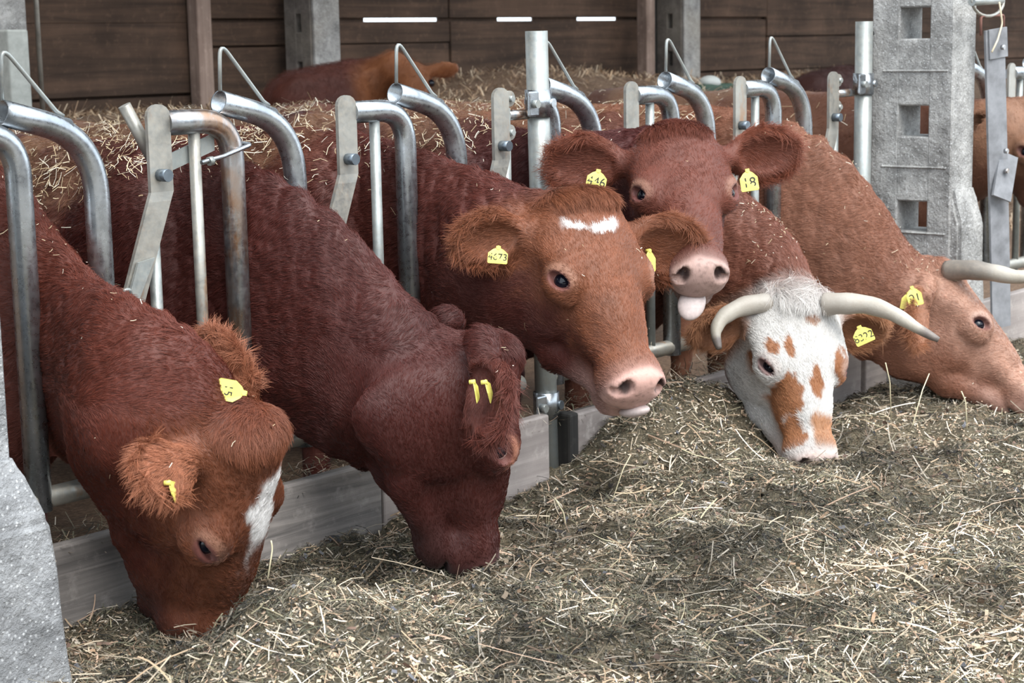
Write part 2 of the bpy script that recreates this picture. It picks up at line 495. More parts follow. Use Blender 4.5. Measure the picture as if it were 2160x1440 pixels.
def spring_tube(x, parent):
    """tube A: rises from the rail and bends towards -x, ending open with a wire loop on top"""
    pts = fillet([(x-.275, 0, TOPZ+.005), (x, 0, TOPZ-.068), (x, 0, KZ+.08)], .21, 14)
    o = link('bent_tube', bm_mesh('bent_tube', sweep(pts, .0335, 24, True, .2)), STEEL, parent)
    a = Vector((x-.268, 0, TOPZ+.034)); c = Vector((x-.09, 0, TOPZ-.012))
    wire = fillet([a, (a.x+.006, 0, a.z+.135), (c.x-.02, 0, c.z+.012), c], [.018, .03], 6)
    link('wire_loop', bm_mesh('wire_loop', sweep(wire, .0058, 10)), STEEL_PALE, o)
    return o

def arch_tube(xp, xb, parent, rusty, rod=True):
    """tube B: from the hanging plate at xp across to xb and down"""
    top = TOPZ-.045
    pts = fillet([(xp+.036, 0, top), (xb, 0, top), (xb, 0, KZ+.08)], .115, 9)
    link('arch_tube', bm_mesh('arch_tube', sweep(pts, .0335, 24)), STEEL_RUST if rusty else STEEL, parent)
    xr = xp+.55*(xb-xp)-.012
    if rod: link('thin_rod', bm_mesh('thin_rod', sweep([(xr, 0, top-.02), (xr, 0, KZ+.08)], .0165, 14)), STEEL_DULL if rusty else STEEL_PALE, parent)

def plate(xp, parent, swing=.135, rusty=False, end=False):
    top = TOPZ-.035
    pts = [(xp, top+.012, -.018), (xp, top-.19, -.018), (xp-.012, top-.215, -.02)]
    if end: pts += [(xp-.10, top-.44, -.02)]
    else: pts += [(xp-swing, top-.52, -.022)]
    o = flat_bar(pts, .076, .012, parent, 'locking_bar', STEEL_DULL)
    pivot_bolt('bolt', (xp-.006, -.02, top-.145), o)
    xr = xp-.008
    if not end: link('thin_rod', bm_mesh('thin_rod', sweep([(xr, .014, top-.33), (xr, .014, KZ+.08)], .0165, 14)), STEEL_PALE, parent)
    return o

def barrier(i0, label, rusty, first_arch=True):
    x0 = i0*S
    root = empty('feed_barrier', (x0, 0, KZ), label, 'feed barrier', 'feed barrier panels along the kerb')
    link('bottom_rail', bm_mesh('bottom_rail', sweep([(x0-.42*S, 0, KZ+.11), (x0+2.42*S, 0, KZ+.11)], .028, 16)), STEEL_DULL, root)
    arch_tube(x0-(.72 if first_arch else .53)*S, x0-.335*S, root, rusty[0], first_arch)
    for k in range(3):
        spring_tube(x0+k*S, root)
        if k < 2:
            plate(x0+(k+.28)*S, root)
            arch_tube(x0+(k+.28)*S, x0+(k+.665)*S, root, rusty[k+1])
        else:
            plate(x0+(k+.28)*S, root, end=True)
            xe = x0+(k+.345)*S
            link('end_rod', bm_mesh('end_rod', sweep([(xe, .004, TOPZ-.06), (xe, .004, KZ+.08)], .02, 14)), STEEL_PALE, root)
            # hinge plates towards the post
            for zz in (TOPZ-.03, TOPZ-.14):
                bm = sweep([(xe+.012, -.012, zz), (xe+.012, .012, zz)], .026, 16)
                h = link('hinge_lug', bm_mesh('hinge_lug', bm), STEEL_DULL, root)
                link('bolt', bm_mesh('bolt', sweep([(xe+.012, -.026, zz), (xe+.012, .0, zz)], .011, 6)), STEEL_PALE, h)
            link('hinge_pin', bm_mesh('hinge_pin', sweep([(xe+.01, 0, TOPZ-.085), (xe+.145, 0, TOPZ-.085)], .017, 10)), STEEL_RUST, root)
    return root
bar0 = barrier(0, 'galvanised feed barrier between the rough column and the tall steel post', (False, True, False))
bar1 = barrier(3.02, 'galvanised feed barrier between the tall post and the pierced column', (False, False, False), False)
bar2 = barrier(5.2/S, 'galvanised feed barrier beyond the pierced concrete column', (False, False, False))

# odd extra fittings on the first locking bar: slanting handle, strap with u-bolt, hook plate
xp = .28*S
link('handle_bar', bm_mesh('handle_bar', sweep([at(262, 222, .06), at(330, 350, .03)], .0175, 14)), STEEL_DULL, bar0)
p0 = at(352, 345, .02); p1 = at(452, 298, .01)
bm = bmesh.new()
v0 = [bm.verts.new(Vector(p)+Vector((0, dy, dz))) for p, dy, dz in ((p0, 0, -.025), (p1, 0, -.025), (p1, 0, .022), (p0, 0, .022), (p0, .006, -.025), (p1, .006, -.025), (p1, .006, .022), (p0, .006, .022))]
for f in ((0, 1, 2, 3), (7, 6, 5, 4), (0, 4, 5, 1), (1, 5, 6, 2), (2, 6, 7, 3), (3, 7, 4, 0)): bm.faces.new([v0[k] for k in f])
st = link('clamp_strap', bm_mesh('clamp_strap', bm), STEEL_PALE, bar0)
pb = at(452, 318, -.03)
xb0 = .665*S
link('u_bolt', bm_mesh('u_bolt', sweep(fillet([at(425, 343, -.045), at(470, 330, -.048), (xb0+.045, -.03, pb[2]+.01), (xb0+.05, .03, pb[2]+.012), (xb0, .045, pb[2]-.005)], .02, 5), .0065, 10)), STEEL, st)
link('nut', bm_mesh('nut', sweep([at(440, 341, -.047), at(448, 338, -.047)], .013, 6)), STEEL_PALE, st)
# hook plate at the lower end of the first bar
q0, q1 = at(306, 548, -.03), at(276, 640, -.034)
bm = bmesh.new()
d = Vector(q1)-Vector(q0); sd = Vector((.028, 0, .004))
vs = [bm.verts.new(Vector(p)+s_*sd+Vector((0, dy, 0))) for dy in (0, -.008) for p, s_ in ((q0, -1), (q0, 1), (q1, .7), (q1, -.7))]
for f in ((0, 1, 2, 3), (7, 6, 5, 4), (0, 4, 5, 1), (1, 5, 6, 2), (2, 6, 7, 3), (3, 7, 4, 0)): bm.faces.new([vs[k] for k in f])
hp = link('hook_plate', bm_mesh('hook_plate', bm), STEEL_PALE, bar0)
link('hook', bm_mesh('hook', sweep(fillet([at(258, 622, -.045), at(262, 612, -.05), at(274, 611, -.05), at(275, 622, -.045)], .01, 4), .006, 8)), STEEL_PALE, hp)

# ------------------------------------------------------------------ steel posts with pipe clamps
def steel_post(x, r, top, label, mat, tilt=0.0, hole=False):
    root = empty('steel_post', (x, -.02, 0), label, 'post', 'steel posts of the feed barrier')
    y = -.02
    link('tube', bm_mesh('tube', sweep([(x, y, top), (x+tilt, y, .0)], r, 28, True, .2, .005)), mat, root)
    for zc in (TOPZ-.05, KZ+.02):
        xx = x+tilt*(top-zc)/top
        c = link('pipe_clamp', bm_mesh('pipe_clamp', sweep([(xx, y, zc+.045), (xx, y, zc-.045)], r+.007, 28)), STEEL, root)
        link('clamp_ear', bm_mesh('clamp_ear', box_bm((xx-r-.045, y-.03, zc-.042), (xx-r+.012, y-.016, zc+.042), .006)), STEEL, c)
        link('bolt', bm_mesh('bolt', sweep([(xx-r-.02, y-.03, zc), (xx-r-.02, y-.048, zc)], .015, 6)), STEEL_PALE, c)
        link('bolt', bm_mesh('bolt', sweep([(xx+r*.55, y-r*.78, zc), (xx+r*.62, y-r*.95-.014, zc)], .016, 12)), BOLT if zc < 1 else STEEL, c)
    if hole:
        link('hole_disc', bm_mesh('hole', sweep([(x+.5*r, y-.86*r+.004, top-.05), (x+.5*r, y-.86*r-.002, top-.05)], .009, 12)), INK, root)  # black disc stands for the shade inside a drilled hole
    return root
steel_post(2.56*S-.008, .0375, 1.732, 'tall pale steel post in the middle of the feed barrier', STEEL_PALE, .03)
steel_post(5.66*S-.005, .037, 1.755, 'tall steel post against the pierced concrete column', STEEL_PALE, 0, True)

# ------------------------------------------------------------------ hanging belt beyond the far column
PX = lambda x, y: at(x, y, -.40)
def ribbon(pts, wd, th, name, parent, mat, side=None):
    """a flat strip of belting: pts in space, wd across"""
    bm = bmesh.new(); rg = []
    pts = [Vector([float(c) for c in p]) for p in pts]
    for i, p in enumerate(pts):
        t = (pts[min(i+1, len(pts)-1)]-pts[max(i-1, 0)]).normalized()
        s_ = Vector(side or (.93, -.36, 0)); s_ = (s_-t*s_.dot(t)).normalized(); nn = t.cross(s_)
        rg.append([bm.verts.new(p+s_*a*wd/2+nn*b_*th/2) for a, b_ in ((-1, -1), (1, -1), (1, 1), (-1, 1))])
    for i in range(len(rg)-1):
        for k in range(4): bm.faces.new((rg[i][k], rg[i][(k+1) % 4], rg[i+1][(k+1) % 4], rg[i+1][k]))
    bm.faces.new(rg[0]); bm.faces.new(list(reversed(rg[-1])))
    return link(name, bm_mesh(name, bm), mat, parent)
YB = -.46
PX = lambda x, y: at(x, y, YB)
strap = empty('hanging_strap', PX(2110, 660), 'grey rubber strap hanging from a bent hook beside the pierced column', 'strap')
ribbon([PX(2097, 62), PX(2100, 180), PX(2103, 300), PX(2106, 420), PX(2109, 560), PX(2111, 690)], .105, .012, 'belt', strap, RUBBER)
ribbon([Vector(PX(2118, 325))+Vector((0, -.02, 0)), Vector(PX(2098, 418))+Vector((0, -.03, 0))], .10, .012, 'loose_tab', strap, RUBBER)
ribbon([Vector(PX(2098, 60))+Vector((0, -.012, 0)), Vector(PX(2100, 122))+Vector((0, -.012, 0))], .10, .01, 'folded_end', strap, RUBBER)
for a, c in ((2105, 318), (2106, 360), (2098, 100)):
    q = PX(a, c); link('rivet', bm_mesh('rivet', sweep([(q[0], q[1]-.03, q[2]), (q[0], q[1]-.045, q[2])], .011, 10)), STEEL_RUST, strap)
RUSTY = mat_plain('rusty_wire', (.20, .10, .08), .8, .3, .3, .4)
link('buckle_wire', bm_mesh('buckle_wire', sweep(fillet([PX(2069, 75), PX(2069, 34), PX(2117, 32), PX(2117, 70)], .015, 4), .006, 8)), RUSTY, strap)
ringp = [PX(2084+33*math.cos(a), 2-32*math.sin(a)*1.0) for a in np.linspace(math.pi*.93, math.pi*2.08, 14)]
link('hook_wire', bm_mesh('hook_wire', sweep(ringp, .007, 8)), STEEL_DULL, strap)
link('hanger_bar', bm_mesh('hanger_bar', sweep([PX(2050, 4), PX(2112, 0)], .017, 10)), STEEL_PALE, strap)
tw = [PX(2094, 5), PX(2100, 50), PX(2090, 85), PX(2078, 110)]
link('baling_twine', bm_mesh('baling_twine', sweep([Vector(p)+Vector((0, -.03, 0)) for p in fillet(tw, .03, 4)], .004, 6)), mat_plain('twine', (.62, .53, .38), .8), strap)
# ------------------------------------------------------------------ cattle: one closed skin per animal, grown from a distance field
HAIR = 3.0
class Field:
    def __init__(self, ax, ay, az):
        self.ax, self.ay, self.az = ax, ay, az
        self.D = np.full((len(ax), len(ay), len(az)), .5, np.float32)
    def _sl(self, lo, hi):
        s = []
        for a, l, h in ((self.ax, lo[0], hi[0]), (self.ay, lo[1], hi[1]), (self.az, lo[2], hi[2])):
            i0 = max(0, np.searchsorted(a, l)-1); i1 = min(len(a), np.searchsorted(a, h)+1)
            if i1 <= i0: return None
            s.append(slice(i0, i1))
        return tuple(s)
    def pts(self, sl):
        return self.ax[sl[0]][:, None, None], self.ay[sl[1]][None, :, None], self.az[sl[2]][None, None, :]
    def merge(self, sl, d, k, sub=False):
        A = self.D[sl]
        if sub:
            d = -d; h = np.clip(.5-.5*(A-d)/k, 0, 1)
            self.D[sl] = A*(1-h)+d*h + k*h*(1-h)
        else:
            h = np.clip(.5+.5*(A-d)/k, 0, 1)
            self.D[sl] = A*(1-h)+d*h - k*h*(1-h)
    def ell(self, c, r, R=None, k=.03, sub=False):
        """oriented ellipsoid: columns of R are its axes"""
        c = np.asarray(c, float); r = np.asarray(r, float)
        R = np.eye(3) if R is None else R
        ext = np.sqrt(((R*r)**2).sum(1)) + k + .03
        sl = self._sl(c-ext, c+ext)
        if sl is None: return
        X, Y, Zz = self.pts(sl)
        X = X-c[0]; Y = Y-c[1]; Zz = Zz-c[2]
        q = [(X*R[0, i]+Y*R[1, i]+Zz*R[2, i]) for i in range(3)]
        k0 = np.sqrt(sum((q[i]/r[i])**2 for i in range(3)))
        k1 = np.sqrt(sum((q[i]/r[i]**2)**2 for i in range(3)))+1e-9
        self.merge(sl, (k0*(k0-1)/k1).astype(np.float32), k, sub)
    def cone(self, a, b, ra, rb, k=.03):
        a = np.asarray(a, float); b = np.asarray(b, float)
        m = max(ra, rb)+k+.03
        sl = self._sl(np.minimum(a, b)-m, np.maximum(a, b)+m)
        if sl is None: return
        X, Y, Zz = self.pts(sl)
        v = b-a; L2 = v@v
        t = np.clip(((X-a[0])*v[0]+(Y-a[1])*v[1]+(Zz-a[2])*v[2])/L2, 0, 1)
        d = np.sqrt((X-a[0]-t*v[0])**2+(Y-a[1]-t*v[1])**2+(Zz-a[2]-t*v[2])**2)-(ra+(rb-ra)*t)
        self.merge(sl, d.astype(np.float32), k)
    def mesh(self):
        D = self.D; I = D < 0
        c = np.zeros(tuple(n-1 for n in D.shape), np.uint8)
        for a in (0, 1):
            for b in (0, 1):
                for e in (0, 1):
                    c += I[a:a+c.shape[0], b:b+c.shape[1], e:e+c.shape[2]]
        act = (c > 0) & (c < 8)
        ii = np.argwhere(act)
        vid = np.full(act.shape, -1, np.int32); vid[act] = np.arange(len(ii))
        acc = np.zeros((len(ii), 3)); cnt = np.zeros(len(ii))
        cor = [(a, b, e) for a in (0, 1) for b in (0, 1) for e in (0, 1)]
        val = {q: D[ii[:, 0]+q[0], ii[:, 1]+q[1], ii[:, 2]+q[2]].astype(float) for q in cor}
        for q in cor:
            for ax in range(3):
                if q[ax]: continue
                q2 = list(q); q2[ax] = 1; q2 = tuple(q2)
                va, vb = val[q], val[q2]
                m_ = (va < 0) != (vb < 0)
                t = np.where(m_, va/np.where(m_, va-vb, 1), 0)
                p = np.tile(np.array(q, float), (len(ii), 1)); p[:, ax] = t
                acc += p*m_[:, None]; cnt += m_
        loc = acc/cnt[:, None]
        P = np.empty_like(loc)
        for k, a in enumerate((self.ax, self.ay, self.az)):
            i0 = ii[:, k]; P[:, k] = a[i0]+(a[i0+1]-a[i0])*loc[:, k]
        quads = []
        for ax in range(3):
            o1, o2 = [(1, 2), (2, 0), (0, 1)][ax]
            sa = [slice(None)]*3; sb = [slice(None)]*3
            sa[ax] = slice(0, -1); sb[ax] = slice(1, None)
            ch = I[tuple(sa)] != I[tuple(sb)]
            e = np.argwhere(ch)
            okm = (e[:, o1] > 0) & (e[:, o2] > 0) & (e[:, o1] < D.shape[o1]-1) & (e[:, o2] < D.shape[o2]-1)
            e = e[okm]
            ins = I[tuple(e.T)]
            def cell(d1, d2):
                q = e.copy(); q[:, o1] -= d1; q[:, o2] -= d2
                return vid[tuple(q.T)]
            Q = np.stack([cell(1, 1), cell(0, 1), cell(0, 0), cell(1, 0)], 1)
            Q[~ins] = Q[~ins][:, ::-1]
            quads.append(Q)
        return P, np.concatenate(quads)

def catmull(P, n):
    P = np.asarray(P, float); m_ = len(P); out = []
    for t in np.linspace(0, m_-1, n):
        i = min(int(t), m_-2); u = t-i
        p0, p1, p2, p3 = P[max(i-1, 0)], P[i], P[i+1], P[min(i+2, m_-1)]
        out.append(.5*((2*p1)+(-p0+p2)*u+(2*p0-5*p1+4*p2-p3)*u*u+(-p0+3*p1-3*p2+p3)*u**3))
    return np.array(out)

SKIN = mat_attr('cow_hide', .55, .3, .06, (70, .35, (1, 1, .35)))
FURM, nt_, b_ = new_mat('cow_fur')
_a = nt_.nodes.new('ShaderNodeAttribute'); _a.attribute_name = 'col'
nt_.links.new(_a.outputs['Color'], b_.inputs['Base Color'])
b_.inputs['Roughness'].default_value = .42; b_.inputs['Specular IOR Level'].default_value = .3
STRAWM = mat_attr('straw_pieces', .7, .25)
TONGUE = mat_plain('pale_tongue', (.52, .43, .41), .45, 0, .5, .15, 90)
m, nt, b = new_mat('horn')
v = coords(nt); n1 = noise(nt, v, 22, 5, .7); n2 = noise(nt, v, 90, 4, .7)
a_ = nt.nodes.new('ShaderNodeAttribute'); a_.attribute_name = 'col'
c = mixc(nt, ramp(nt, n1, [(.4, (0,)*3), (.7, (.55,)*3)]).outputs[0], a_.outputs['Color'], (.30, .25, .20))
nt.links.new(c, b.inputs['Base Color']); b.inputs['Roughness'].default_value = .5; bump(nt, b, n2, .25, .004)
HORN = m

def frame(d, n):
    """head axes: X to the muzzle, Y to the animal's left, Z out of the forehead"""
    X = unit(d); Zv = np.asarray(n, float); Zv = unit(Zv-X*(Zv@X)); Y = np.cross(Zv, X)
    return np.stack([X, Y, Zv], 1)

def cow(spec):
    name = 'cow'
    xs = spec['x']; floor_z = .08
    hs = spec.get('hs', 1.1)
    P = np.asarray(spec['poll'], float)
    R = frame(spec['d'], spec['n'])
    HV = np.array([1.0, spec.get('sy', 1.3), spec.get('sz', 1.2)])*hs
    H = lambda x, y, z: P + R @ (np.array([x, y, z])*HV)
    h = spec.get('h', .0085)
    root = empty('cow', (xs, .5, floor_z), spec['label'], 'cow', spec.get('group'))
    yb = spec.get('yb', 0.0)      # how far the body stands back from the barrier
    # ---- grid
    hp = np.array([H(-.15, -.30, -.3), H(-.15, .30, .1), H(.6, 0, -.1), H(.6, 0, -.25), H(0, -.34, 0), H(0, .34, 0), H(-.15, 0, .1), H(.3, 0, .12)])
    lo = np.minimum(hp.min(0)-.03, [xs-.42, 0, .03]); hi = np.maximum(hp.max(0)+.03, [xs+.42, 0, 1.56+spec.get('dz', 0)])
    ay = [lo[1]]; st = h
    while ay[-1] < 2.62+yb:
        ay.append(ay[-1]+st)
        if ay[-1] > .15: st = min(st*1.035, .034)
    F = Field(np.arange(lo[0], hi[0], h), np.array(ay), np.arange(lo[2], hi[2], h))
    E3 = np.eye(3)
    dz = spec.get('dz', 0.0); bx = spec.get('bx', xs)
    # ---- body
    def B(x, y, z): return np.array([bx+x+spec.get('slant', 0)*(y), y+yb, z+dz])
    F.ell(B(0, .70, .98), (.25, .5, .41), k=.08)
    F.ell(B(0, .30, .82), (.15, .26, .26), k=.1)
    F.ell(B(0, 1.3, .96), (.335, .78, .43), k=.1)
    F.ell(B(0, 2.0, 1.08), (.26, .45, .33), k=.1)
    F.cone(B(0, .5, 1.34), B(0, 1.3, 1.345), .075, .07, .1)
    F.cone(B(0, 1.3, 1.345), B(0, 2.25, 1.36), .07, .07, .1)
    for s in (-1, 1):
        F.ell(B(s*.135, .46, 1.02), (.11, .22, .34), k=.07)
        F.ell(B(s*.18, 1.85, 1.28), (.08, .12, .08), k=.08)
        F.cone(B(s*.14, .46, .75), B(s*.14, .42, .46), .10, .058, .06)
        F.cone(B(s*.14, .42, .46), B(s*.14, .43, .12), .05, .042, .03)
        F.ell(B(s*.14, .41, .085), (.05, .065, .05), k=.02)
        F.cone(B(s*.15, 2.0, .95), B(s*.16, 1.92, .66), .17, .10, .08)
        F.cone(B(s*.16, 1.92, .66), B(s*.16, 2.16, .47), .085, .052, .04)
        F.cone(B(s*.16, 2.16, .47), B(s*.16, 2.08, .12), .05, .042, .03)
        F.ell(B(s*.16, 2.06, .085), (.05, .065, .05), k=.02)
    F.cone(B(0, 2.38, 1.36), B(0, 2.50, .62), .03, .022, .04)
    # ---- neck
    jn = H(.045, 0, -.125)
    nk = [np.r_[jn, spec.get('napew', .115)*hs, .145*hs*spec.get('nape', 1.0)]] + [np.array(q, float) for q in spec['neck']] + [np.r_[B(0, .42, 1.08), .17, .34]]
    nk = catmull(nk, 22)
    path = nk[:, :3]
    for i in range(len(nk)):
        t = unit(path[min(i+1, len(nk)-1)]-path[max(i-1, 0)])
        upv = np.array([0, 0, 1.0]); wgt = 1-min(1, i/6)
        upv = upv*(1-wgt) + wgt*unit(R[:, 2]*.6-R[:, 0]*.8)
        dv = unit(upv-t*(upv@t)); lv = np.cross(dv, t)
        sp = np.linalg.norm(path[min(i+1, len(nk)-1)]-path[max(i-1, 0)])/2
        F.ell(nk[i, :3], (max(sp*1.7, .075), nk[i, 3], nk[i, 4]), np.stack([t, lv, dv], 1), .05)
    # ---- head
    def he(c, r, k=.03, sub=False, rot=None):
        RR = R if rot is None else R @ rot
        F.ell(H(*c), np.array(r)*(HV if rot is None else hs*1.12), RR, k*hs, sub)
    def eye_frame(s):
        o = unit(np.array(spec.get('eyeo', (.26, 1.0, .62)))*[1, s, 1])
        l = np.array(spec.get('eyel', (.78, -.45, .22)))*[1, s, 1]; l = unit(l-o*(l@o))
        return H(.212, s*.090, -.060), R @ np.stack([l, np.cross(o, l)*s, o], 1)
    def hc(a, b2, ra, rb, k=.03): F.cone(H(*a), H(*b2), ra*hs*1.15, rb*hs*1.15, k*hs)
    CW = spec.get('cw', 1.15)
    he((.055, 0, -.085), (.115, .10*CW, .09), .04)
    he((.0, 0, -.025), (.05+spec.get('tuft', 0), .068*CW, .04), .05)
    he((.14, 0, -.058), (.15, .100*CW, .058), .045)
    he((.26, 0, -.07), (.15, .066, .05), .04)
    hc((.20, 0, -.085), (.45, 0, -.092), .062, .05, .04)
    he((.27, 0, -.130), (.17, .066, .086), .05)
    for s in (-1, 1):
        he((.205, s*.088, -.055), (.055, .032, .036), .035)
        JZ = spec.get('jz', 1.17)
        he((.105, s*.058, -.185*JZ), (.105, .034, .10*JZ), .05)
        he((.16, s*.070, -.150*JZ), (.11, .026, .085), .05)
        hc((.10, s*.050, -.238*JZ), (.28, s*.042, -.205*JZ), .036, .032, .035)
        hc((.28, s*.042, -.205*JZ), (.43, s*.026, -.168), .032, .028, .035)
        he((.34, s*.05, -.10), (.10, .014, .02), .03)          # facial crest
        ec, Ro = eye_frame(s)
        F.ell(ec, np.array([.052, .041, .031])*hs, Ro, .024)
        F.ell(ec+Ro[:, 1]*.030*hs-Ro[:, 2]*.004, np.array([.050, .018, .028])*hs, Ro, .02)      # brow
    MZ = spec.get('mz', 1.0)
    he((.475, 0, -.108*MZ), (.065, .068*MZ, .058*MZ), .03)
    if MZ > 1: he((.36, 0, -.135*MZ), (.12, .062*MZ, .075*MZ), .04)
    he((.512, 0, -.098), (.032, .064, .045), .025)
    he((.495, 0, -.135), (.045, .058, .026), .02)
    he((.455, 0, -.168*MZ), (.066, .050, .030), .02)
    if spec.get('tongue'): he((.47, 0, -.190), (.05, .04, .02), .015)
    for s in (-1, 1):
        he((.532, s*.038, -.080), (.030, .013, .018), .008, True, np.array(Matrix.Rotation(s*.5, 3, 'X')))
        he((.526, s*.053, -.097), (.020, .013, .008), .008, True)
        op = spec.get('lid', (1, 1))[0 if s < 0 else 1]
        ec, Ro = eye_frame(s)
        F.ell(ec+Ro[:, 2]*.033*hs-Ro[:, 1]*.001, np.array([.034, .0178*op, .022])*hs, Ro, .005, True)
    he((.53, 0, -.154), (.05, .075, .0055), .006, True)
    # ---- ears
    ears = []
    for s, ep in ((-1, spec['earR']), (1, spec['earL'])):
        ed = unit(np.array(ep[0], float)*[1, s, 1]); en = np.array(ep[1], float)*[1, s, 1]
        en = unit(en-ed*(en@ed)); ew = np.cross(en, ed)
        Re = R @ np.stack([ed, ew, en], 1)
        base = H(spec.get('earx', .03)+(ep[3] if len(ep) > 3 else 0), s*spec.get('eary', .078), -.075); L = ep[2] if len(ep) > 2 else 1.0
        F.cone(base, base+Re[:, 0]*.075*hs, .04*hs, .034*hs, .03)
        c = base+Re[:, 0]*.15*hs*L
        F.ell(c, np.array([.105*L, .072*L, .028])*hs, Re, .02)
        F.ell(c+Re[:, 0]*.012*hs+Re[:, 2]*.024*hs, np.array([.086*L, .052*L, .026])*hs, Re, .008, True)
        ears.append((c, Re, L))
    V, Q = F.mesh()
    # ---- surface relief
    me = np_mesh('cow_body', V, Q)
    nr = np.empty(len(V)*3, np.float32); me.vertex_normals.foreach_get('vector', nr); nr = nr.reshape(-1, 3)
    hl = (V-P) @ R / HV                          # head coordinates of every vertex
    inhead = sstep(-.12, .0, hl[:, 0])*sstep(.36, .26, np.abs(hl[:, 1]))*sstep(-.36, -.28, hl[:, 2])*sstep(.75, .62, hl[:, 0])
    ear = np.zeros(len(V)); earin = np.zeros(len(V)); earrim = np.zeros(len(V)); eardir = np.zeros((len(V), 3))
    for c, Re, L in ears:
        q = (V-c) @ Re / hs
        e = sstep(1.5, 1.1, np.sqrt((q[:, 0]/(.105*L))**2+(q[:, 1]/(.072*L))**2+(q[:, 2]/.05)**2))
        e *= sstep(-.11, -.05, q[:, 0])
        ear = np.maximum(ear, e)
        inner = e*((nr @ Re[:, 2]) > .2)*sstep(1.0, .7, np.sqrt((q[:, 0]/(.1*L))**2+(q[:, 1]/(.066*L))**2))
        earin = np.maximum(earin, inner)
        rim = e*sstep(.72, .95, np.sqrt((np.maximum(q[:, 0], -.02)/(.105*L))**2+(q[:, 1]/(.072*L))**2))
        earrim = np.maximum(earrim, rim)
        eardir += e[:, None]*(Re[:, 0]+.9*np.sign(q[:, 1])[:, None]*Re[:, 1]*(np.abs(q[:, 1])/.06)[:, None])
    ear = np.clip(ear, 0, 1)
    lump = (fbm(V, 9, 1, 3)-.5)*.022*(1-inhead*.75)*(1-ear)
    q = V*np.array([26, 26, 7.0]); wr = (fbm(q, 1, 5, 2)-.5)
    neckm = sstep(.6, .2, V[:, 1])*(1-inhead)
    foldm = spec.get('folds', .4)
    disp = lump + wr*.022*neckm*foldm + (fbm(V, 60, 8, 2)-.5)*.005*(1-inhead*.5)
    # creases of the cheek
    V = V + nr*disp[:, None].astype(np.float32)
    me.vertices.foreach_set('co', V.astype(np.float32).ravel()); me.update()
    me.vertex_normals.foreach_get('vector', nrf := np.empty(len(V)*3, np.float32)); nr = nrf.reshape(-1, 3)
    # ---- pigment
    X_, Y_, Z_ = hl.T
    body, face, dark = [np.array(c) for c in spec['cols']]
    n1 = fbm(V, 5, 21, 4); n2 = fbm(V, 22, 33, 3); n3 = fbm(hl, (18, 40, 40), 51, 3)
    col = body[None]*(1+.5*(n1-.5))[:, None]
    under = sstep(.35, .75, fbm(V, 2.3, 77, 2))
    col = col*(1-.35*under[:, None])+dark[None]*.35*under[:, None]
    dust = sstep(.25, .75, nr[:, 2])*sstep(.25, .8, V[:, 1])*sstep(.35, .6, fbm(V, 6, 88, 3))*spec.get('dust', .7)
    col = col*(1-dust[:, None])+np.array([.27, .15, .085])*dust[:, None]
    fm = inhead*sstep(-.20, -.06, Z_+ .1*(n2-.5))*spec.get('facemix', 1.0)
    col = col*(1-fm[:, None])+face[None]*(fm*(.85+.5*(n2-.3)))[:, None]
    ecol = np.array(spec.get('earcol', face))
    col = col*(1-ear[:, None]*.75)+ecol[None]*(ear*.75)[:, None]
    bald = np.zeros(len(V))
    def paint(mask, c, b=0.0):
        nonlocal col, bald
        mask = np.clip(mask, 0, 1)
        col = col*(1-mask[:, None])+np.array(c)[None]*mask[:, None]
        bald = np.maximum(bald*(1-mask), mask*b) if b == 0 else np.maximum(bald, mask*b)
    if 'patches' in spec: spec['patches'](paint, X_, Y_, Z_, n2, n3, inhead*(1-ear), ear, V)
    nosec = np.array(spec.get('nose', (.52, .33, .29)))
    nm = inhead*sstep(.485, .515, X_+.03*(n2-.5)-.15*np.maximum(0, -.12-Z_)+.10*np.maximum(0, .05-np.abs(Y_)))*sstep(.078, .06, np.abs(Y_))
    paint(inhead*sstep(.44, .50, X_)*.35, nosec*.8, .5)
    pore = fbm(V, 150, 63, 2)
    paint(nm*.92, nosec, 1)
    paint(nm*sstep(.60, .72, pore)*.45, nosec*.35, 1)
    paint(inhead*sstep(.33, .45, X_)*sstep(-.135, -.17, Z_)*.7, nosec*.75, .4)
    for s in (-1, 1):
        dd = np.sqrt(((X_-.522)/.026)**2+((Y_-s*.041)/.016)**2+((Z_+.083)/.017)**2)
        paint(inhead*sstep(1.15, .7, dd)*.95, (.035, .018, .016), 1)
        ec, Ro = eye_frame(s); q = (V-ec) @ Ro / hs
        fr = sstep(-.005, .008, q[:, 2])
        de = np.sqrt((q[:, 0]/.048)**2+((q[:, 1]+.008)/.036)**2)
        paint(fr*sstep(1.2, .8, de)*(np.abs(q).max(1) < .07)*sstep(.022, -.012, q[:, 1])*spec.get('lidw', .45), np.array(spec.get('lidc', (.42, .24, .17))), .6)
        de = np.sqrt((q[:, 0]/.038)**2+(q[:, 1]/(.0225))**2)
        paint(fr*sstep(1.12, .9, de)*(np.abs(q).max(1) < .07)*.85, (.13, .045, .04), 1)
    paint(earin*.5, np.array(spec.get('earc', face*.7)), .3)
    col = np.clip(col, .004, .95)
    set_col(me, col*(.68+.32*np.clip(bald*1.3, 0, 1))[:, None])      # the skin under the hair is darker than the hair
    bod = link('body', me, SKIN, root, True)
    bod['label'] = spec.get('body_label', 'continuous hide of head, neck and trunk')
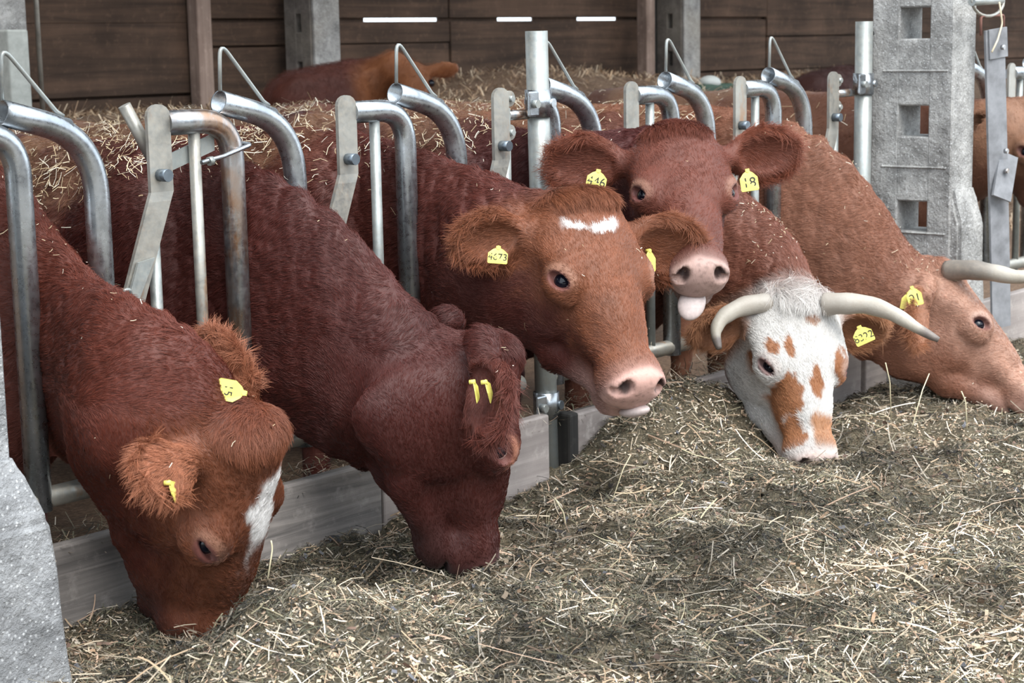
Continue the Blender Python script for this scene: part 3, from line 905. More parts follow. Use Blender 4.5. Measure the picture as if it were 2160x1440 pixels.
    # ---- eyes
    for s in (-1, 1):
        if s > 0 and spec.get('one_eye'): continue
        bm = bmesh.new(); bmesh.ops.create_uvsphere(bm, u_segments=20, v_segments=14, radius=.028*hs)
        for f in bm.faces: f.smooth = True
        ec, Ro = eye_frame(s)
        tc = unit(CAM-ec); g = unit(Ro[:, 2]*1.0+tc*spec.get('look', .35)-Ro[:, 0]*.12)
        for v_ in bm.verts: v_.co += Vector(ec)
        e = link('eyeball', bm_mesh('eyeball', bm), EYEWHITE, root)
        bm = bmesh.new(); bmesh.ops.create_uvsphere(bm, u_segments=20, v_segments=14, radius=.0248*hs)
        for f in bm.faces: f.smooth = True
        for v_ in bm.verts: v_.co += Vector(ec+g*.0056*hs)
        link('iris', bm_mesh('iris', bm), EYE, e)
    # ---- coat
    fur_len = .021*(1-inhead*.2)
    crest = sstep(.5, .9, nr[:, 2])*(1-inhead)*sstep(.8, .1, V[:, 1])
    fur_len = fur_len + .012*crest
    top = inhead*sstep(.07, -.02, X_)*sstep(-.10, -.03, Z_)*sstep(.10, .06, np.abs(Y_))
    fur_len = fur_len + spec.get('tuftlen', .03)*top
    fur_len = fur_len*(1-ear) + ear*(.024+.032*earrim)
    fur_len *= spec.get('furscale', 1.0)
    fur_len *= (1-bald)
    flow = np.zeros((len(V), 3))
    dh = np.linalg.norm(V[:, None, :]-path[None], axis=2).argmin(1)
    tg = np.gradient(path, axis=0); tg /= np.linalg.norm(tg, axis=1)[:, None]
    flow = tg[dh]*1.0 + np.array([0, 0, -.55])
    bk = sstep(.2, .6, V[:, 1])[:, None]; flow = flow*(1-bk)+bk*np.array([0, 1, -.6])
    fl_head = -R[:, 0]*1.0 - R[:, 2]*.35
    flow = flow*(1-inhead[:, None])+inhead[:, None]*fl_head
    flow = flow*(1-top[:, None])+top[:, None]*(R[:, 0]*1.1+R[:, 2]*.5)
    flow = flow*(1-ear[:, None])+ear[:, None]*eardir
    dens = sstep(2.3, .3, V[:, 1])*.85+.15
    dens *= np.where(V[:, 1] > .25, sstep(.75, 1.05, V[:, 2])*.95+.05, 1.0)
    dens *= (1+1.6*ear+1.5*top+.35*inhead)*(fur_len > .004)
    grow_fur(root, me, V, Q, nr, col, fur_len, flow, dens, int(spec.get('hairs', 60000)*HAIR), spec.get('seed', 1), spec.get('lift', .30))
    straw_on(root, me, V, Q, nr, inhead*(1-top), spec.get('straw', 260), spec.get('seed', 1), spec.get('sn', .12))
    return dict(root=root, H=H, R=R, hs=hs, ears=ears, P=P, col=col)

def tri_sample(V, Q, w, n, rng):
    T = np.concatenate([Q[:, [0, 1, 2]], Q[:, [0, 2, 3]]])
    a, b2, c = V[T[:, 0]], V[T[:, 1]], V[T[:, 2]]
    ar = np.linalg.norm(np.cross(b2-a, c-a), axis=1)*w[T].mean(1)
    ti = rng.choice(len(T), n, p=ar/ar.sum())
    u, v2 = rng.random(n), rng.random(n); f = u+v2 > 1; u[f] = 1-u[f]; v2[f] = 1-v2[f]
    return T[ti], np.stack([1-u-v2, u, v2], 1)

def grow_fur(root, me, V, Q, nr, col, flen, flow, dens, n, seed, lift, lockf=95.0):
    rng = np.random.default_rng(seed+100)
    T, bc = tri_sample(V, Q, dens, n, rng)
    ip = lambda A: (A[T]*(bc[..., None] if A.ndim > 1 else bc)).sum(1)
    p, nn, cc, ll, fl = ip(V), ip(nr), ip(col), ip(flen), ip(flow)
    nn /= np.linalg.norm(nn, axis=1)[:, None]
    tc = CAM-p; tc /= np.linalg.norm(tc, axis=1)[:, None]
    keep = (nn*tc).sum(1) > -.55          # nothing grows on sides that no one in the alley can see
    p, nn, cc, ll, fl = p[keep], nn[keep], cc[keep], ll[keep], fl[keep]; n = len(p)
    # wavy locks: the flow is turned by smooth noise, and hairs of one small cell lean together
    w1 = np.stack([fbm(p, 10, 61+seed+k, 2)-.5 for k in range(3)], 1)*1.7
    wp = np.stack([noise3(p, 60, 81+seed+k)-.5 for k in range(3)], 1)*.012
    fq = lockf*(.6+.8*noise3(p, 9, 97+seed))
    q = (p+wp)*fq[:, None]; ce = np.floor(q).astype(np.int64)
    w2 = np.stack([hash3(ce[:, 0], ce[:, 1], ce[:, 2], 300+seed+k)-.5 for k in range(3)], 1)*(.5+24*np.maximum(ll-.022, 0))[:, None]
    toc = ((ce+.5)-q)/fq[:, None]; toc -= nn*(toc*nn).sum(1)[:, None]
    lk = np.clip(  .25+16*np.maximum(ll-.02, 0), 0, .8)[:, None]
    cj = hash3(ce[:, 0], ce[:, 1], ce[:, 2], 400+seed)
    t = fl/np.maximum(np.linalg.norm(fl, axis=1), 1e-6)[:, None]+w1+w2+rng.normal(0, .08, (n, 3))
    t -= nn*(t*nn).sum(1)[:, None]; t /= np.maximum(np.linalg.norm(t, axis=1), 1e-6)[:, None]
    L = ll*rng.uniform(.7, 1.15, n)*(.75+.5*cj)
    lf = lift*rng.uniform(.7, 1.3, n)*(.6+.8*hash3(ce[:, 0], ce[:, 1], ce[:, 2], 500+seed))
    K = 3
    s = np.linspace(0, 1, K)
    pts = np.empty((n, K, 3), np.float32)
    for k in range(K):
        pts[:, k] = p - nn*.0015 + (t*(L*s[k])[:, None] + nn*(L*lf*(s[k]-.6*s[k]**2)*1.4)[:, None]) + toc*(lk*s[k]**1.3) + np.array([0, 0, -1])*(L*.12*s[k]**2)[:, None]
    hc = bpy.data.hair_curves.new('fur')
    hc.add_curves([K]*n)
    hc.attributes['position'].data.foreach_set('vector', pts.ravel())
    ra = hc.attributes.get('radius') or hc.attributes.new('radius', 'FLOAT', 'POINT')
    rad = np.tile(np.array([.00048, .00042, .00013], np.float32), (n, 1))
    ra.data.foreach_set('value', rad.ravel())
    ca = hc.attributes.new('col', 'FLOAT_COLOR', 'CURVE')
    c4 = np.ones((n, 4), np.float32)
    clump = fbm(p, 45, 91+seed, 2)
    c4[:, :3] = np.clip(cc*(rng.uniform(.88, 1.15, n)*(.80+.25*clump+.14*cj))[:, None], .002, .95)
    ca.data.foreach_set('color', c4.ravel())
    hc.materials.append(FURM)
    o = bpy.data.objects.new('fur', hc); COL.objects.link(o); o.parent = root
    o.matrix_parent_inverse = Matrix.Translation(-root.location)
    o['kind'] = 'stuff'
    return o

def blades(p, t, nrm, L, W, rng, bend=.25, seg=2):
    """flat bent pieces of straw: returns vertices and faces"""
    n = len(p)
    b2 = np.cross(nrm, t); b2 /= np.maximum(np.linalg.norm(b2, axis=1), 1e-6)[:, None]
    K = seg+1
    V = np.empty((n, K, 2, 3), np.float32)
    bd = rng.normal(0, bend, n); bs = rng.normal(0, bend, n)
    for k in range(K):
        s = k/seg-.5
        c = p+t*(L*s)[:, None]+nrm*(L*bd*(.25-s*s))[:, None]+b2*(L*bs*(.25-s*s))[:, None]
        V[:, k, 0] = c-b2*(W/2)[:, None]; V[:, k, 1] = c+b2*(W/2)[:, None]
    base = (np.arange(n)*K*2)[:, None]
    F_ = np.concatenate([base+np.array([[2*k, 2*k+2, 2*k+3, 2*k+1]]) for k in range(seg)])
    return V.reshape(-1, 3), F_

def straw_on(root, me, V, Q, nr, head, n, seed, sn=.12):
    if n <= 0: return
    rng = np.random.default_rng(seed+500)
    w = sstep(.15, .8, nr[:, 2])*(1-.75*head)*(sn+2*sstep(-.2, .6, V[:, 1])) + .03*sstep(1.2, .0, V[:, 1])
    w = w*sstep(.6, .8, V[:, 2]+(nr[:, 2] > 0)*.5)
    w = w*(.15+sstep(.45, .65, fbm(V, 5, 7+seed, 2)))
    T, bc = tri_sample(V, Q, w, n, rng)
    p = (V[T]*bc[..., None]).sum(1); nn = (nr[T]*bc[..., None]).sum(1); nn /= np.linalg.norm(nn, axis=1)[:, None]
    t = rng.normal(0, 1, (n, 3)); t -= nn*(t*nn).sum(1)[:, None]*.8; t /= np.linalg.norm(t, axis=1)[:, None]
    L = rng.gamma(2.0, .008, n)+.006; W = rng.uniform(.0012, .003, n)
    bkk = sstep(.0, .5, p[:, 1]); L = L*(.5+1.1*bkk); W = W*(.7+.4*bkk)
    vv, ff = blades(p+nn*.012, t, nn, L, W, rng, .35)
    m_ = np_mesh('straw_bits', vv, ff)
    pal = np.array([(.62, .50, .33), (.72, .62, .46), (.48, .36, .22), (.80, .74, .62)])
    cc = pal[rng.integers(0, 4, n)]*rng.uniform(.7, 1.1, n)[:, None]
    set_col(m_, np.repeat(cc, 6, 0))
    o = link('straw_bits', m_, STRAWM, root); o['kind'] = 'stuff'
    return o
# ------------------------------------------------------------------ the six feeding cows
RTv, UPv, FWv = RT, UP, FW
def dirv(r, u, f): return unit(r*RTv+u*UPv+f*FWv)     # right, up, away as the photograph sees it
def sl(i): return (i-.17)*S

def patches1(paint, X, Y, Z, n2, n3, hd, ear, V):
    w_ = .034-.10*np.maximum(0, X-.20)-.02*sstep(.12, .06, X)
    blaze = hd*sstep(.010, -.006, np.abs(Y+.002)-w_*1.15+.10*(n3-.5))*sstep(.085, .11, X)*sstep(.30, .25, X+.15*(n3-.5))*sstep(-.09, -.06, Z)
    paint(blaze, (.80, .78, .77))
def patches3(paint, X, Y, Z, n2, n3, hd, ear, V):
    band = hd*sstep(.016, .006, np.abs(X-.092-.014*np.cos(Y*45+.6))+.05*(n3-.5)+.03*(n2-.5))*sstep(.072, .05, np.abs(Y+.012))*sstep(-.09, -.06, Z)
    paint(band, (.80, .78, .77))
def patches5(paint, X, Y, Z, n2, n3, hd, ear, V):
    whi = (.68, .655, .63); bro = (.36, .15, .065)
    j = .06*(n3-.5)
    wm = hd*sstep(-.10, -.05, X)*sstep(-.33, -.26, Z+.3*j)
    paint(wm, whi)
    Q3 = np.stack([X, Y, Z], 1)
    jj = (fbm(Q3, 30, 19, 3)-.5)*1.0 + (fbm(Q3, (20, 110, 60), 23, 2)-.5)*.8
    def blob(x, y, rx, ry, s=1.0, c=bro):
        paint(hd*sstep(1.10, .92, np.sqrt(((X-x)/rx)**2+((Y-y)/ry)**2)+jj)*sstep(-.17, -.12, Z)*s, c)
    blob(.165, -.098, .03, .016); blob(.165, -.055, .036, .013)
    blob(.32, -.062, .062, .028); blob(.285, .006, .042, .018)
    blob(.085, .015, .018, .022, .8); blob(.235, .098, .06, .03)
    nb = hd*sstep(.375, .405, X+.04*jj)*sstep(-.03, -.012, Y+.03*jj)*sstep(.50, .47, X)*sstep(-.13, -.10, Z)
    paint(nb, (.46, .23, .12))
    blob(.43, -.06, .05, .022)
    paint(hd*sstep(-.13, -.17, Z+.05*jj)*sstep(.13, .05, X)*sstep(.02, -.03, Y), bro)
    paint(hd*sstep(.045, .0, X+.02*jj)*sstep(.085, .11, np.abs(Y)), bro)

D1 = dict(x=sl(0), poll=(.01, -.61, .755), d=dirv(-.05, -.91, .40), n=dirv(.90, .03, -.40), hs=1.15, sz=1.42, jz=1.06, cw=1.0, nape=.8, mz=1.16,
    neck=[np.r_[at(285, 835, -.33), .13, .225], np.r_[sl(0), .0, .90, .088, .255]],
    cols=[(.135, .034, .021), (.20, .068, .034), (.055, .013, .010)],
    earR=[(-.28, .95, -.05), (.65, .1, -.75), .82], earcol=(.36, .14, .075), earL=[(-.80, .12, -.36), (.1, 1, .15), 1.12, .085],
    lid=(.55, 1), patches=patches1, nose=(.12, .05, .04), tuftlen=.022, hairs=95000, seed=1, h=.0078, straw=1440, folds=.35,
    label='dark red cow with a white blaze, head in the feed beside the rough column', group='cows feeding through the barrier')
D2 = dict(x=sl(1), poll=(.915, -.615, .845), d=dirv(.08, -.97, .20), n=dirv(.94, .15, .28), hs=1.14, sz=1.42, jz=1.04,
    neck=[np.r_[at(820, 835, -.36), .135, .235], np.r_[sl(1)+.005, .0, 1.0, .09, .325]],
    cols=[(.085, .020, .015), (.085, .022, .017), (.035, .009, .009)],
    earcol=(.15, .045, .032), earx=-.06, eary=.115, earR=[(.66, .70, -.16), (-.2, .5, -1), 1.05], earL=[(1, .55, -.3), (.3, 1, .4), .85],
    lid=(1.2, 1), patches=lambda *a: None, nose=(.07, .028, .026), eyeo=(.10, 1.0, .25), look=.9, lidw=.8, lidc=(.45, .20, .13), tuftlen=.012, hairs=95000, seed=2, h=.0078, straw=1890, folds=.5,
    gaze=(.55, 1, .3), label='darkest red-brown cow turned sideways with her muzzle in the feed', group='cows feeding through the barrier')
D3 = dict(x=sl(2), poll=(1.36, -.55, 1.232), d=dirv(.33, -.80, -.48), n=dirv(.39, .58, -.70), hs=1.14, sz=1.28,
    neck=[np.r_[at(1060, 560, -.28), .14, .235], np.r_[sl(2), .02, 1.06, .088, .29]],
    cols=[(.115, .028, .019), (.235, .082, .040), (.045, .011, .010)],
    earR=[(.02, 1, -.14), (.75, .1, .6), .95], earL=[(.30, 1, -.08), (.8, -.1, .5), 1.2],
    lid=(1, 1), patches=patches3, nose=(.56, .34, .29), tuftlen=.035, hairs=105000, seed=3, h=.0078, straw=1890, folds=1.0, tongue=True,
    label='red cow with a small white band on her forehead, chewing with raised head', group='cows feeding through the barrier')
D4 = dict(x=sl(3), poll=(1.994, -.44, 1.399), d=dirv(.08, -.70, -.70), n=dirv(.03, .72, -.69), hs=1.09,
    neck=[np.r_[at(1370, 400, -.22), .13, .20], np.r_[sl(3), .04, 1.12, .088, .26]],
    cols=[(.085, .020, .017), (.165, .048, .030), (.045, .011, .012)],
    earcol=(.23, .07, .038), earR=[(-.05, 1, -.05), (.85, .1, .55), 1.15], earL=[(-.12, 1, .02), (.85, .1, .5), 1.1],
    lid=(1, 1), patches=lambda *a: None, nose=(.41, .275, .24), tuftlen=.03, hairs=75000, seed=4, h=.0085, straw=1350, tongue=True,
    label='red cow facing forward with her tongue out between barrier posts', group='cows feeding through the barrier')
D5 = dict(x=sl(4), poll=(2.674, -.50, .77), d=dirv(.13, -.91, -.37), n=dirv(.35, .38, -.85), hs=1.116, cw=1.3, tuft=.02,
    neck=[np.r_[at(1600, 600, -.26), .125, .20], np.r_[sl(4), .02, 1.0, .088, .26]],
    cols=[(.20, .072, .045), (.26, .10, .05), (.09, .03, .02)],
    earcol=(.42, .20, .10), earR=[(.18, 1, -.22), (.75, .1, .5), .95], earL=[(.12, 1, -.12), (.85, .1, .5), 1.05],
    lid=(.7, .7), patches=patches5, nose=(.55, .42, .38), lidc=(.5, .4, .36), tuftlen=.065, hairs=80000, seed=5, h=.0085, straw=2250, sn=1.6, facemix=.6,
    label='horned cow with a white and brown patched face, muzzle in the feed', group='cows feeding through the barrier')
D6 = dict(x=sl(5), poll=(3.814, -.50, .745), d=dirv(.68, -.70, -.19), n=dirv(.70, .71, -.11), hs=1.136, sz=1.32, jz=1.08,
    neck=[np.r_[at(1850, 640, -.30), .13, .235], np.r_[sl(5)+.005, .0, 1.05, .088, .29]],
    cols=[(.28, .12, .072), (.50, .28, .20), (.18, .065, .04)],
    earx=-.01, eary=.112, napew=.09, earR=[(.36, .80, -.62), (.7, .35, .6), 1.2], earL=[(-.1, 1, .1), (.8, .2, .4)],
    lid=(1, 1), patches=lambda *a: None, nose=(.42, .25, .20), lidc=(.55, .40, .34), tuft=.03, tuftlen=.05, earcol=(.40, .17, .085), hairs=70000, seed=6, h=.0088, straw=2250, sn=1.6,
    label='light tan horned cow at the far end, head turned towards the feed', group='cows feeding through the barrier')
D7 = dict(x=5.08, poll=at(2208, 222, -.30), d=dirv(.08, -.80, -.58), n=dirv(.10, .58, -.80), hs=1.08,
    neck=[np.r_[5.08, -.12, 1.22, .12, .17], np.r_[5.08, .06, 1.14, .13, .24]],
    cols=[(.17, .07, .04), (.34, .17, .10), (.09, .03, .02)], earR=[(-.1, 1, -.1), (.8, .1, .5)], earL=[(-.1, 1, .1), (.8, .2, .4)],
    patches=lambda *a: None, hairs=9000, seed=7, h=.012, straw=300,
    label='pale tan cow half hidden behind the hanging strap', group='cows feeding through the barrier')
CO = [cow(D) for D in (D1, D2, D3, D4, D5, D6, D7)]
# ------------------------------------------------------------------ horns, tongues, ear tags
def photo_pt(c, px, py, toward=0.0):
    """the point in front of / behind the poll's distance c (a distance from the camera) at a pixel"""
    return CAM + (FW + RT*(px-1080)/FPX - UP*(py-720)/FPX)*(c-toward)
def dist(p): return float((np.asarray(p)-CAM) @ FW)

def horn(C, pts, r0, r1, tipdark=True, label=None):
    pts = catmull([np.asarray(p, float) for p in pts], 22)
    t = np.linspace(0, 1, 22)
    rad = r0+(r1-r0)*t**1.5
    rad = rad*(1+.04*np.sin(t*30))
    me = bm_mesh('horn', sweep([tuple(p) for p in pts], list(rad), 18))
    V = np.array([v.co[:] for v in me.vertices])
    ti = np.linalg.norm(V[:, None]-pts[None], axis=2).argmin(1)/21
    col = np.array([.34, .31, .275])[None]*(1-ti[:, None])+np.array([.46, .42, .35])[None]*ti[:, None]
    if tipdark: k = sstep(.78, .86, ti)[:, None]; col = col*(1-k)+np.array([.13, .11, .10])*k
    else: k = sstep(.42, .34, ti)[:, None]; col = col*(1-k)+np.array([.17, .15, .13])*k
    set_col(me, col)
    o = link('horn', me, HORN, C['root'], True)
    if label: o['label'] = label
    return o
c5, c6 = CO[4], CO[5]
d5 = dist(c5['P'])
horn(c5, [photo_pt(d5, 1622, 640, .02), photo_pt(d5, 1572, 645, .05), photo_pt(d5, 1527, 668, .10), photo_pt(d5, 1510, 700, .13), photo_pt(d5, 1517, 736, .15)], .038, .010, label='pale curved horn with a dark tip')
horn(c5, [photo_pt(d5, 1740, 642, .01), photo_pt(d5, 1775, 640, .04), photo_pt(d5, 1830, 643, .06), photo_pt(d5, 1885, 662, .10), photo_pt(d5, 1935, 692, .13), photo_pt(d5, 1980, 717, .15)], .042, .010, label='pale curved horn with a dark tip')
d6 = dist(c6['P'])
horn(c6, [photo_pt(d6, 1998, 572, .10), photo_pt(d6, 2045, 569, .17), photo_pt(d6, 2095, 575, .21), photo_pt(d6, 2150, 584, .24), photo_pt(d6, 2205, 572, .24), photo_pt(d6, 2240, 550, .22)], .043, .010, False, label='horn grey at the base and pale further out')

def blob(name, C, c, axes, rad, mat):
    bm = bmesh.new(); bmesh.ops.create_uvsphere(bm, u_segments=24, v_segments=16, radius=1)
    A = np.asarray(axes, float)
    for v_ in bm.verts:
        q = np.array(v_.co[:])
        k = q*np.asarray(rad)
        v_.co = Vector(np.asarray(c)+A.T @ k)
    for f in bm.faces: f.smooth = True
    return link(name, bm_mesh(name, bm), mat, C['root'])
c3, c4 = CO[2], CO[3]
ch4 = c4['H'](.50, 0, -.17); ch3 = c3['H'](.50, 0, -.17)
blob('tongue', c4, photo_pt(dist(ch4), 1459, 640, .035), (RT, dirv(.15, .9, .35), dirv(0, .35, -.93)), (.044, .058, .022), TONGUE)
blob('tongue', c3, photo_pt(dist(ch3), 1338, 866, .03), (dirv(1, .12, -.3), dirv(0, 1, .2), FW), (.047, .020, .035), TONGUE)

def ear_tag(C, side, px, py, wpx, hpx, ang=0.0, text=None, toward=.05, n=None, button=True, tsize=.62):
    c, Re, L = C['ears'][0 if side == 'R' else 1]
    dd = dist(c)-toward
    p = photo_pt(dd, px, py); k = dd/FPX
    nn = unit(n if n is not None else -FW)
    u = math.cos(ang)*RT+math.sin(ang)*UP; u = unit(u-nn*(u@nn)); v_ = np.cross(nn, u)
    W, Hh = wpx*k/2, hpx*k/2
    bm = bmesh.new()
    out = [(-1, -.85), (-.9, -1), (.9, -1), (1, -.85), (1, .45), (.55, 1), (.25, 1.18), (.22, 1.5), (-.22, 1.5), (-.25, 1.18), (-.55, 1), (-1, .45)]
    top = [bm.verts.new(Vector(p+u*a*W+v_*b2*Hh+nn*.0012+nn*.004*a*a)) for a, b2 in out]
    bot = [bm.verts.new(Vector(p+u*a*W+v_*b2*Hh-nn*.0012+nn*.004*a*a)) for a, b2 in out]
    bm.faces.new(top); bm.faces.new(list(reversed(bot)))
    for i in range(len(out)): bm.faces.new((top[i], bot[i], bot[(i+1) % 12], top[(i+1) % 12]))
    t = link('ear_tag', bm_mesh('ear_tag', bm), YELLOW, C['root'])
    t['label'] = 'yellow plastic ear tag'
    if button:
        q = p+v_*1.28*Hh
        link('tag_button', bm_mesh('tag_button', sweep([q-nn*.012, q+nn*.004], .006, 12)), YELLOW, t)
    if text:
        cu = bpy.data.curves.new('tag_number', 'FONT'); cu.body = text; cu.align_x = 'CENTER'; cu.align_y = 'CENTER'
        cu.size = 2*Hh*tsize*1.25; cu.extrude = .0003
        cu.offset = 0.0
        tmp = bpy.data.objects.new('tag_number', cu); COL.objects.link(tmp)
        bpy.context.view_layer.update()
        tm = bpy.data.meshes.new_from_object(tmp.evaluated_get(bpy.context.evaluated_depsgraph_get()))
        bpy.data.objects.remove(tmp)
        Mx = Matrix((tuple(u), tuple(v_), tuple(nn))).transposed().to_4x4()
        tm.transform(Matrix.Translation(Vector(p+nn*.0048-v_*Hh*.1)) @ Mx)
        tm.materials.clear()
        link('tag_number', tm, INK, t)
    return t
ear_tag(CO[0], 'L', 484, 823, 46, 50, -1.75, '15', .2, tsize=.4)
ear_tag(CO[0], 'R', 364, 1035, 34, 44, .15, None, .05, n=dirv(.995, .05, -.09))
ear_tag(CO[1], 'R', 1030, 826, 34, 40, .25, None, .05, n=dirv(.97, .1, -.22))
ear_tag(CO[1], 'R', 1003, 828, 34, 38, .15, None, .04, n=dirv(.98, .1, -.18))
ear_tag(CO[2], 'R', 1050, 541, 42, 30, -.08, '4673', .075, tsize=.55)
ear_tag(CO[2], 'L', 1370, 553, 34, 38, .0, None, .04, n=dirv(.75, 0, -.66))
ear_tag(CO[3], 'R', 1258, 382, 42, 34, -.2, '446', .075)
ear_tag(CO[3], 'L', 1580, 384, 38, 38, .15, '18', .05)
ear_tag(CO[4], 'L', 1821, 709, 42, 32, .42, '8322', .085, tsize=.55)
ear_tag(CO[5], 'R', 1929, 628, 32, 34, .25, '91', .09)
ear_tag(CO[5], 'R', 1912, 638, 24, 30, -.2, None, .05)

# ------------------------------------------------------------------ the feed along the kerb
def feed_h(x, y):
    p = np.stack([x, y, 0*x], 1)
    g = lambda cx, cy, sx, sy, a: a*np.exp(-((x-cx)/sx)**2-((y-cy)/sy)**2)
    base = .225 - .04*sstep(1.0, 3.5, x)
    z = base*sstep(-2.9, -1.75, y-.06*np.sin(x*2.1))
    z = z + g(-.12, -.82, .26, .20, .185) + g(.35, -1.0, .5, .3, .05) + g(1.2, -1.15, .9, .35, .05)
    z = z + g(2.50, -.12, .42, .30, .27) + g(2.1, -.2, .25, .3, .08) + g(2.3, -.95, .5, .3, .05) + g(3.35, -1.1, .6, .35, .05)
    z = z + g(3.45, -.45, .35, .3, .04)
    z = z - g(2.62, -.52, .22, .2, .06) - g(-.2, -.42, .2, .2, .03) - g(1.55, -.25, .3, .3, .03)
    am = sstep(-2.9, -2.2, y)*.8+.2
    z = z + am*(.10*(fbm(p, 2.2, 41, 3)-.5) + .085*(fbm(p, 7, 43, 3)-.5) + .03*(fbm(p, 28, 47, 2)-.5))
    return np.maximum(z, .004)
fx = np.arange(-1.6, 6.4, .022); fy = np.arange(-3.3, -.04, .022)
GX, GY = np.meshgrid(fx, fy, indexing='ij')
Zf = feed_h(GX.ravel(), GY.ravel())
idx = np.arange(GX.size).reshape(GX.shape)
F4 = np.stack([idx[:-1, :-1], idx[1:, :-1], idx[1:, 1:], idx[:-1, 1:]], -1).reshape(-1, 4)
m, nt, b = new_mat('chopped_feed')
v = coords(nt); n1 = noise(nt, v, 7, 6, .7); n2 = noise(nt, v, 160, 6, .8, .6); n3 = noise(nt, v, 45, 5, .7)
c = ramp(nt, n2, [(.32, (.03, .028, .022)), (.48, (.13, .11, .075)), (.60, (.34, .27, .18)), (.74, (.58, .50, .38))]).outputs[0]
c = mixc(nt, ramp(nt, n1, [(.35, (.75,)*3), (.6, (0,)*3)]).outputs[0], c, (.055, .05, .035), 'MIX')
nt.links.new(c, b.inputs['Base Color']); b.inputs['Roughness'].default_value = .9; b.inputs['Specular IOR Level'].default_value = .2
bump(nt, b, mixc(nt, .5, n2, n3), 1.0, .012)
feed = tag(empty('feed_heap', (2, -1, 0)), 'heap of chopped straw and grass feed lying along the kerb', 'feed', None, 'stuff')
link('heap_core', np_mesh('feed_heap', np.stack([GX.ravel(), GY.ravel(), Zf], 1), F4), m, feed, True)['kind'] = 'stuff'

def slope_n(x, y):
    e = .012
    gx_ = (feed_h(x+e, y)-feed_h(x-e, y))/(2*e); gy_ = (feed_h(x, y+e)-feed_h(x, y-e))/(2*e)
    nn = np.stack([-gx_, -gy_, np.ones_like(x)], 1)
    return nn/np.linalg.norm(nn, axis=1)[:, None]

def scatter(n, rng):
    """positions over the heap, thinner with distance from the alley's edge"""
    X = []; Y = []; tot = 0
    while tot < n:
        x = rng.uniform(-1.0, 5.6, n); y = rng.uniform(-3.0, -.09, n)
        rel = np.stack([x-CAM[0], y-CAM[1], .25-CAM[2]+0*x], 1)
        dz_ = rel @ FW; u = rel @ RT/dz_*FPX; v_ = -(rel @ UP)/dz_*FPX
        w_ = (np.abs(u) < 1350) & (v_ < 900)
        w_ &= rng.random(n) < np.clip((4.6/np.maximum(dz_, 2))**1.6, .05, 1)
        X.append(x[w_]); Y.append(y[w_]); tot += w_.sum()
    return np.concatenate(X)[:n], np.concatenate(Y)[:n]

def straw_layer(name, n, Lr, Wr, pal, wts, lift, tilt, bend, seed, seg=2, height=(.0, .012), clumpy=None):
    rng = np.random.default_rng(seed)
    x, y = scatter(int(n*(1.7 if clumpy else 1)), rng)
    if clumpy:
        cl = fbm(np.stack([x, y, 0*x], 1), clumpy[0], seed+3, 3)
        keep = rng.random(len(x)) < sstep(clumpy[1]-.08, clumpy[1]+.08, cl)*.95+.05
        x, y = x[keep][:n], y[keep][:n]
    k = len(x)
    nn = slope_n(x, y)
    az = rng.uniform(0, 2*np.pi, k)
    # locally combed together
    az = az*.55 + 5.5*fbm(np.stack([x, y, 0*x], 1), 5, seed+9, 2)
    t = np.stack([np.cos(az), np.sin(az), rng.normal(0, tilt, k)], 1)
    t -= nn*(t*nn).sum(1)[:, None]*(1-lift); t += nn*rng.normal(0, tilt, k)[:, None]; t /= np.linalg.norm(t, axis=1)[:, None]
    side = np.cross(nn, t); roll = rng.normal(0, .7, k)
    up2 = nn*np.cos(roll)[:, None]+side*np.sin(roll)[:, None]; up2 -= t*(up2*t).sum(1)[:, None]; up2 /= np.linalg.norm(up2, axis=1)[:, None]
    L = np.clip(rng.gamma(2.2, (Lr[1]-Lr[0])/3.2, k)+Lr[0], 0, Lr[1]*2.2); W = rng.uniform(Wr[0], Wr[1], k)
    z = feed_h(x, y)+rng.uniform(height[0], height[1], k)
    vv, ff = blades(np.stack([x, y, z], 1), t, up2, L, W, rng, bend, seg)
    me = np_mesh(name, vv, ff)
    pal = np.array(pal); ci = rng.choice(len(pal), k, p=np.array(wts)/sum(wts))
    cc = pal[ci]*rng.uniform(.7, 1.2, k)[:, None]
    patch = fbm(np.stack([x, y, 0*x], 1), 3.4, 207, 4)
    cc = cc*(.34+.85*sstep(.36, .60, patch))[:, None]
    set_col(me, np.repeat(np.clip(cc, 0, .9), (seg+1)*2, 0))
    o = link(name, me, STRAWM, feed); return o
PALE = [(.52, .43, .32), (.66, .58, .48), (.40, .29, .19), (.52, .36, .26), (.33, .29, .19)]
GREY = [(.17, .15, .11), (.10, .09, .07), (.04, .04, .036), (.27, .22, .155), (.13, .13, .085)]
tag(straw_layer('chaff_chips', 85000, (.003, .012), (.0018, .0065), PALE+GREY[:2], [5, 5, 4, 4, 1, 4, 3], .2, .35, .1, 1, 1, (0, .01)), 'tiny pale chips and chaff lying on the heap', None, None, 'stuff')
tag(straw_layer('grass_feed', 90000, (.012, .05), (.0009, .0024), GREY, [4, 4, 3, 3, 3], .3, .35, .5, 2, 3, (0, .016), (3.5, .44)), 'dark limp blades of wilted grass in the feed', None, None, 'stuff')
tag(straw_layer('straw_feed', 13000, (.014, .06), (.0015, .0042), PALE, [5, 5, 3, 2, 2], .25, .30, .18, 3, 2, (.004, .02)), 'pale short straw stalks scattered over the feed', None, None, 'stuff')
tag(straw_layer('long_stalks', 900, (.06, .16), (.002, .0045), PALE, [5, 4, 4, 3, 3], .3, .22, .25, 4, 4, (.012, .04)), 'longer pale stalks sticking out of the feed', None, None, 'stuff')
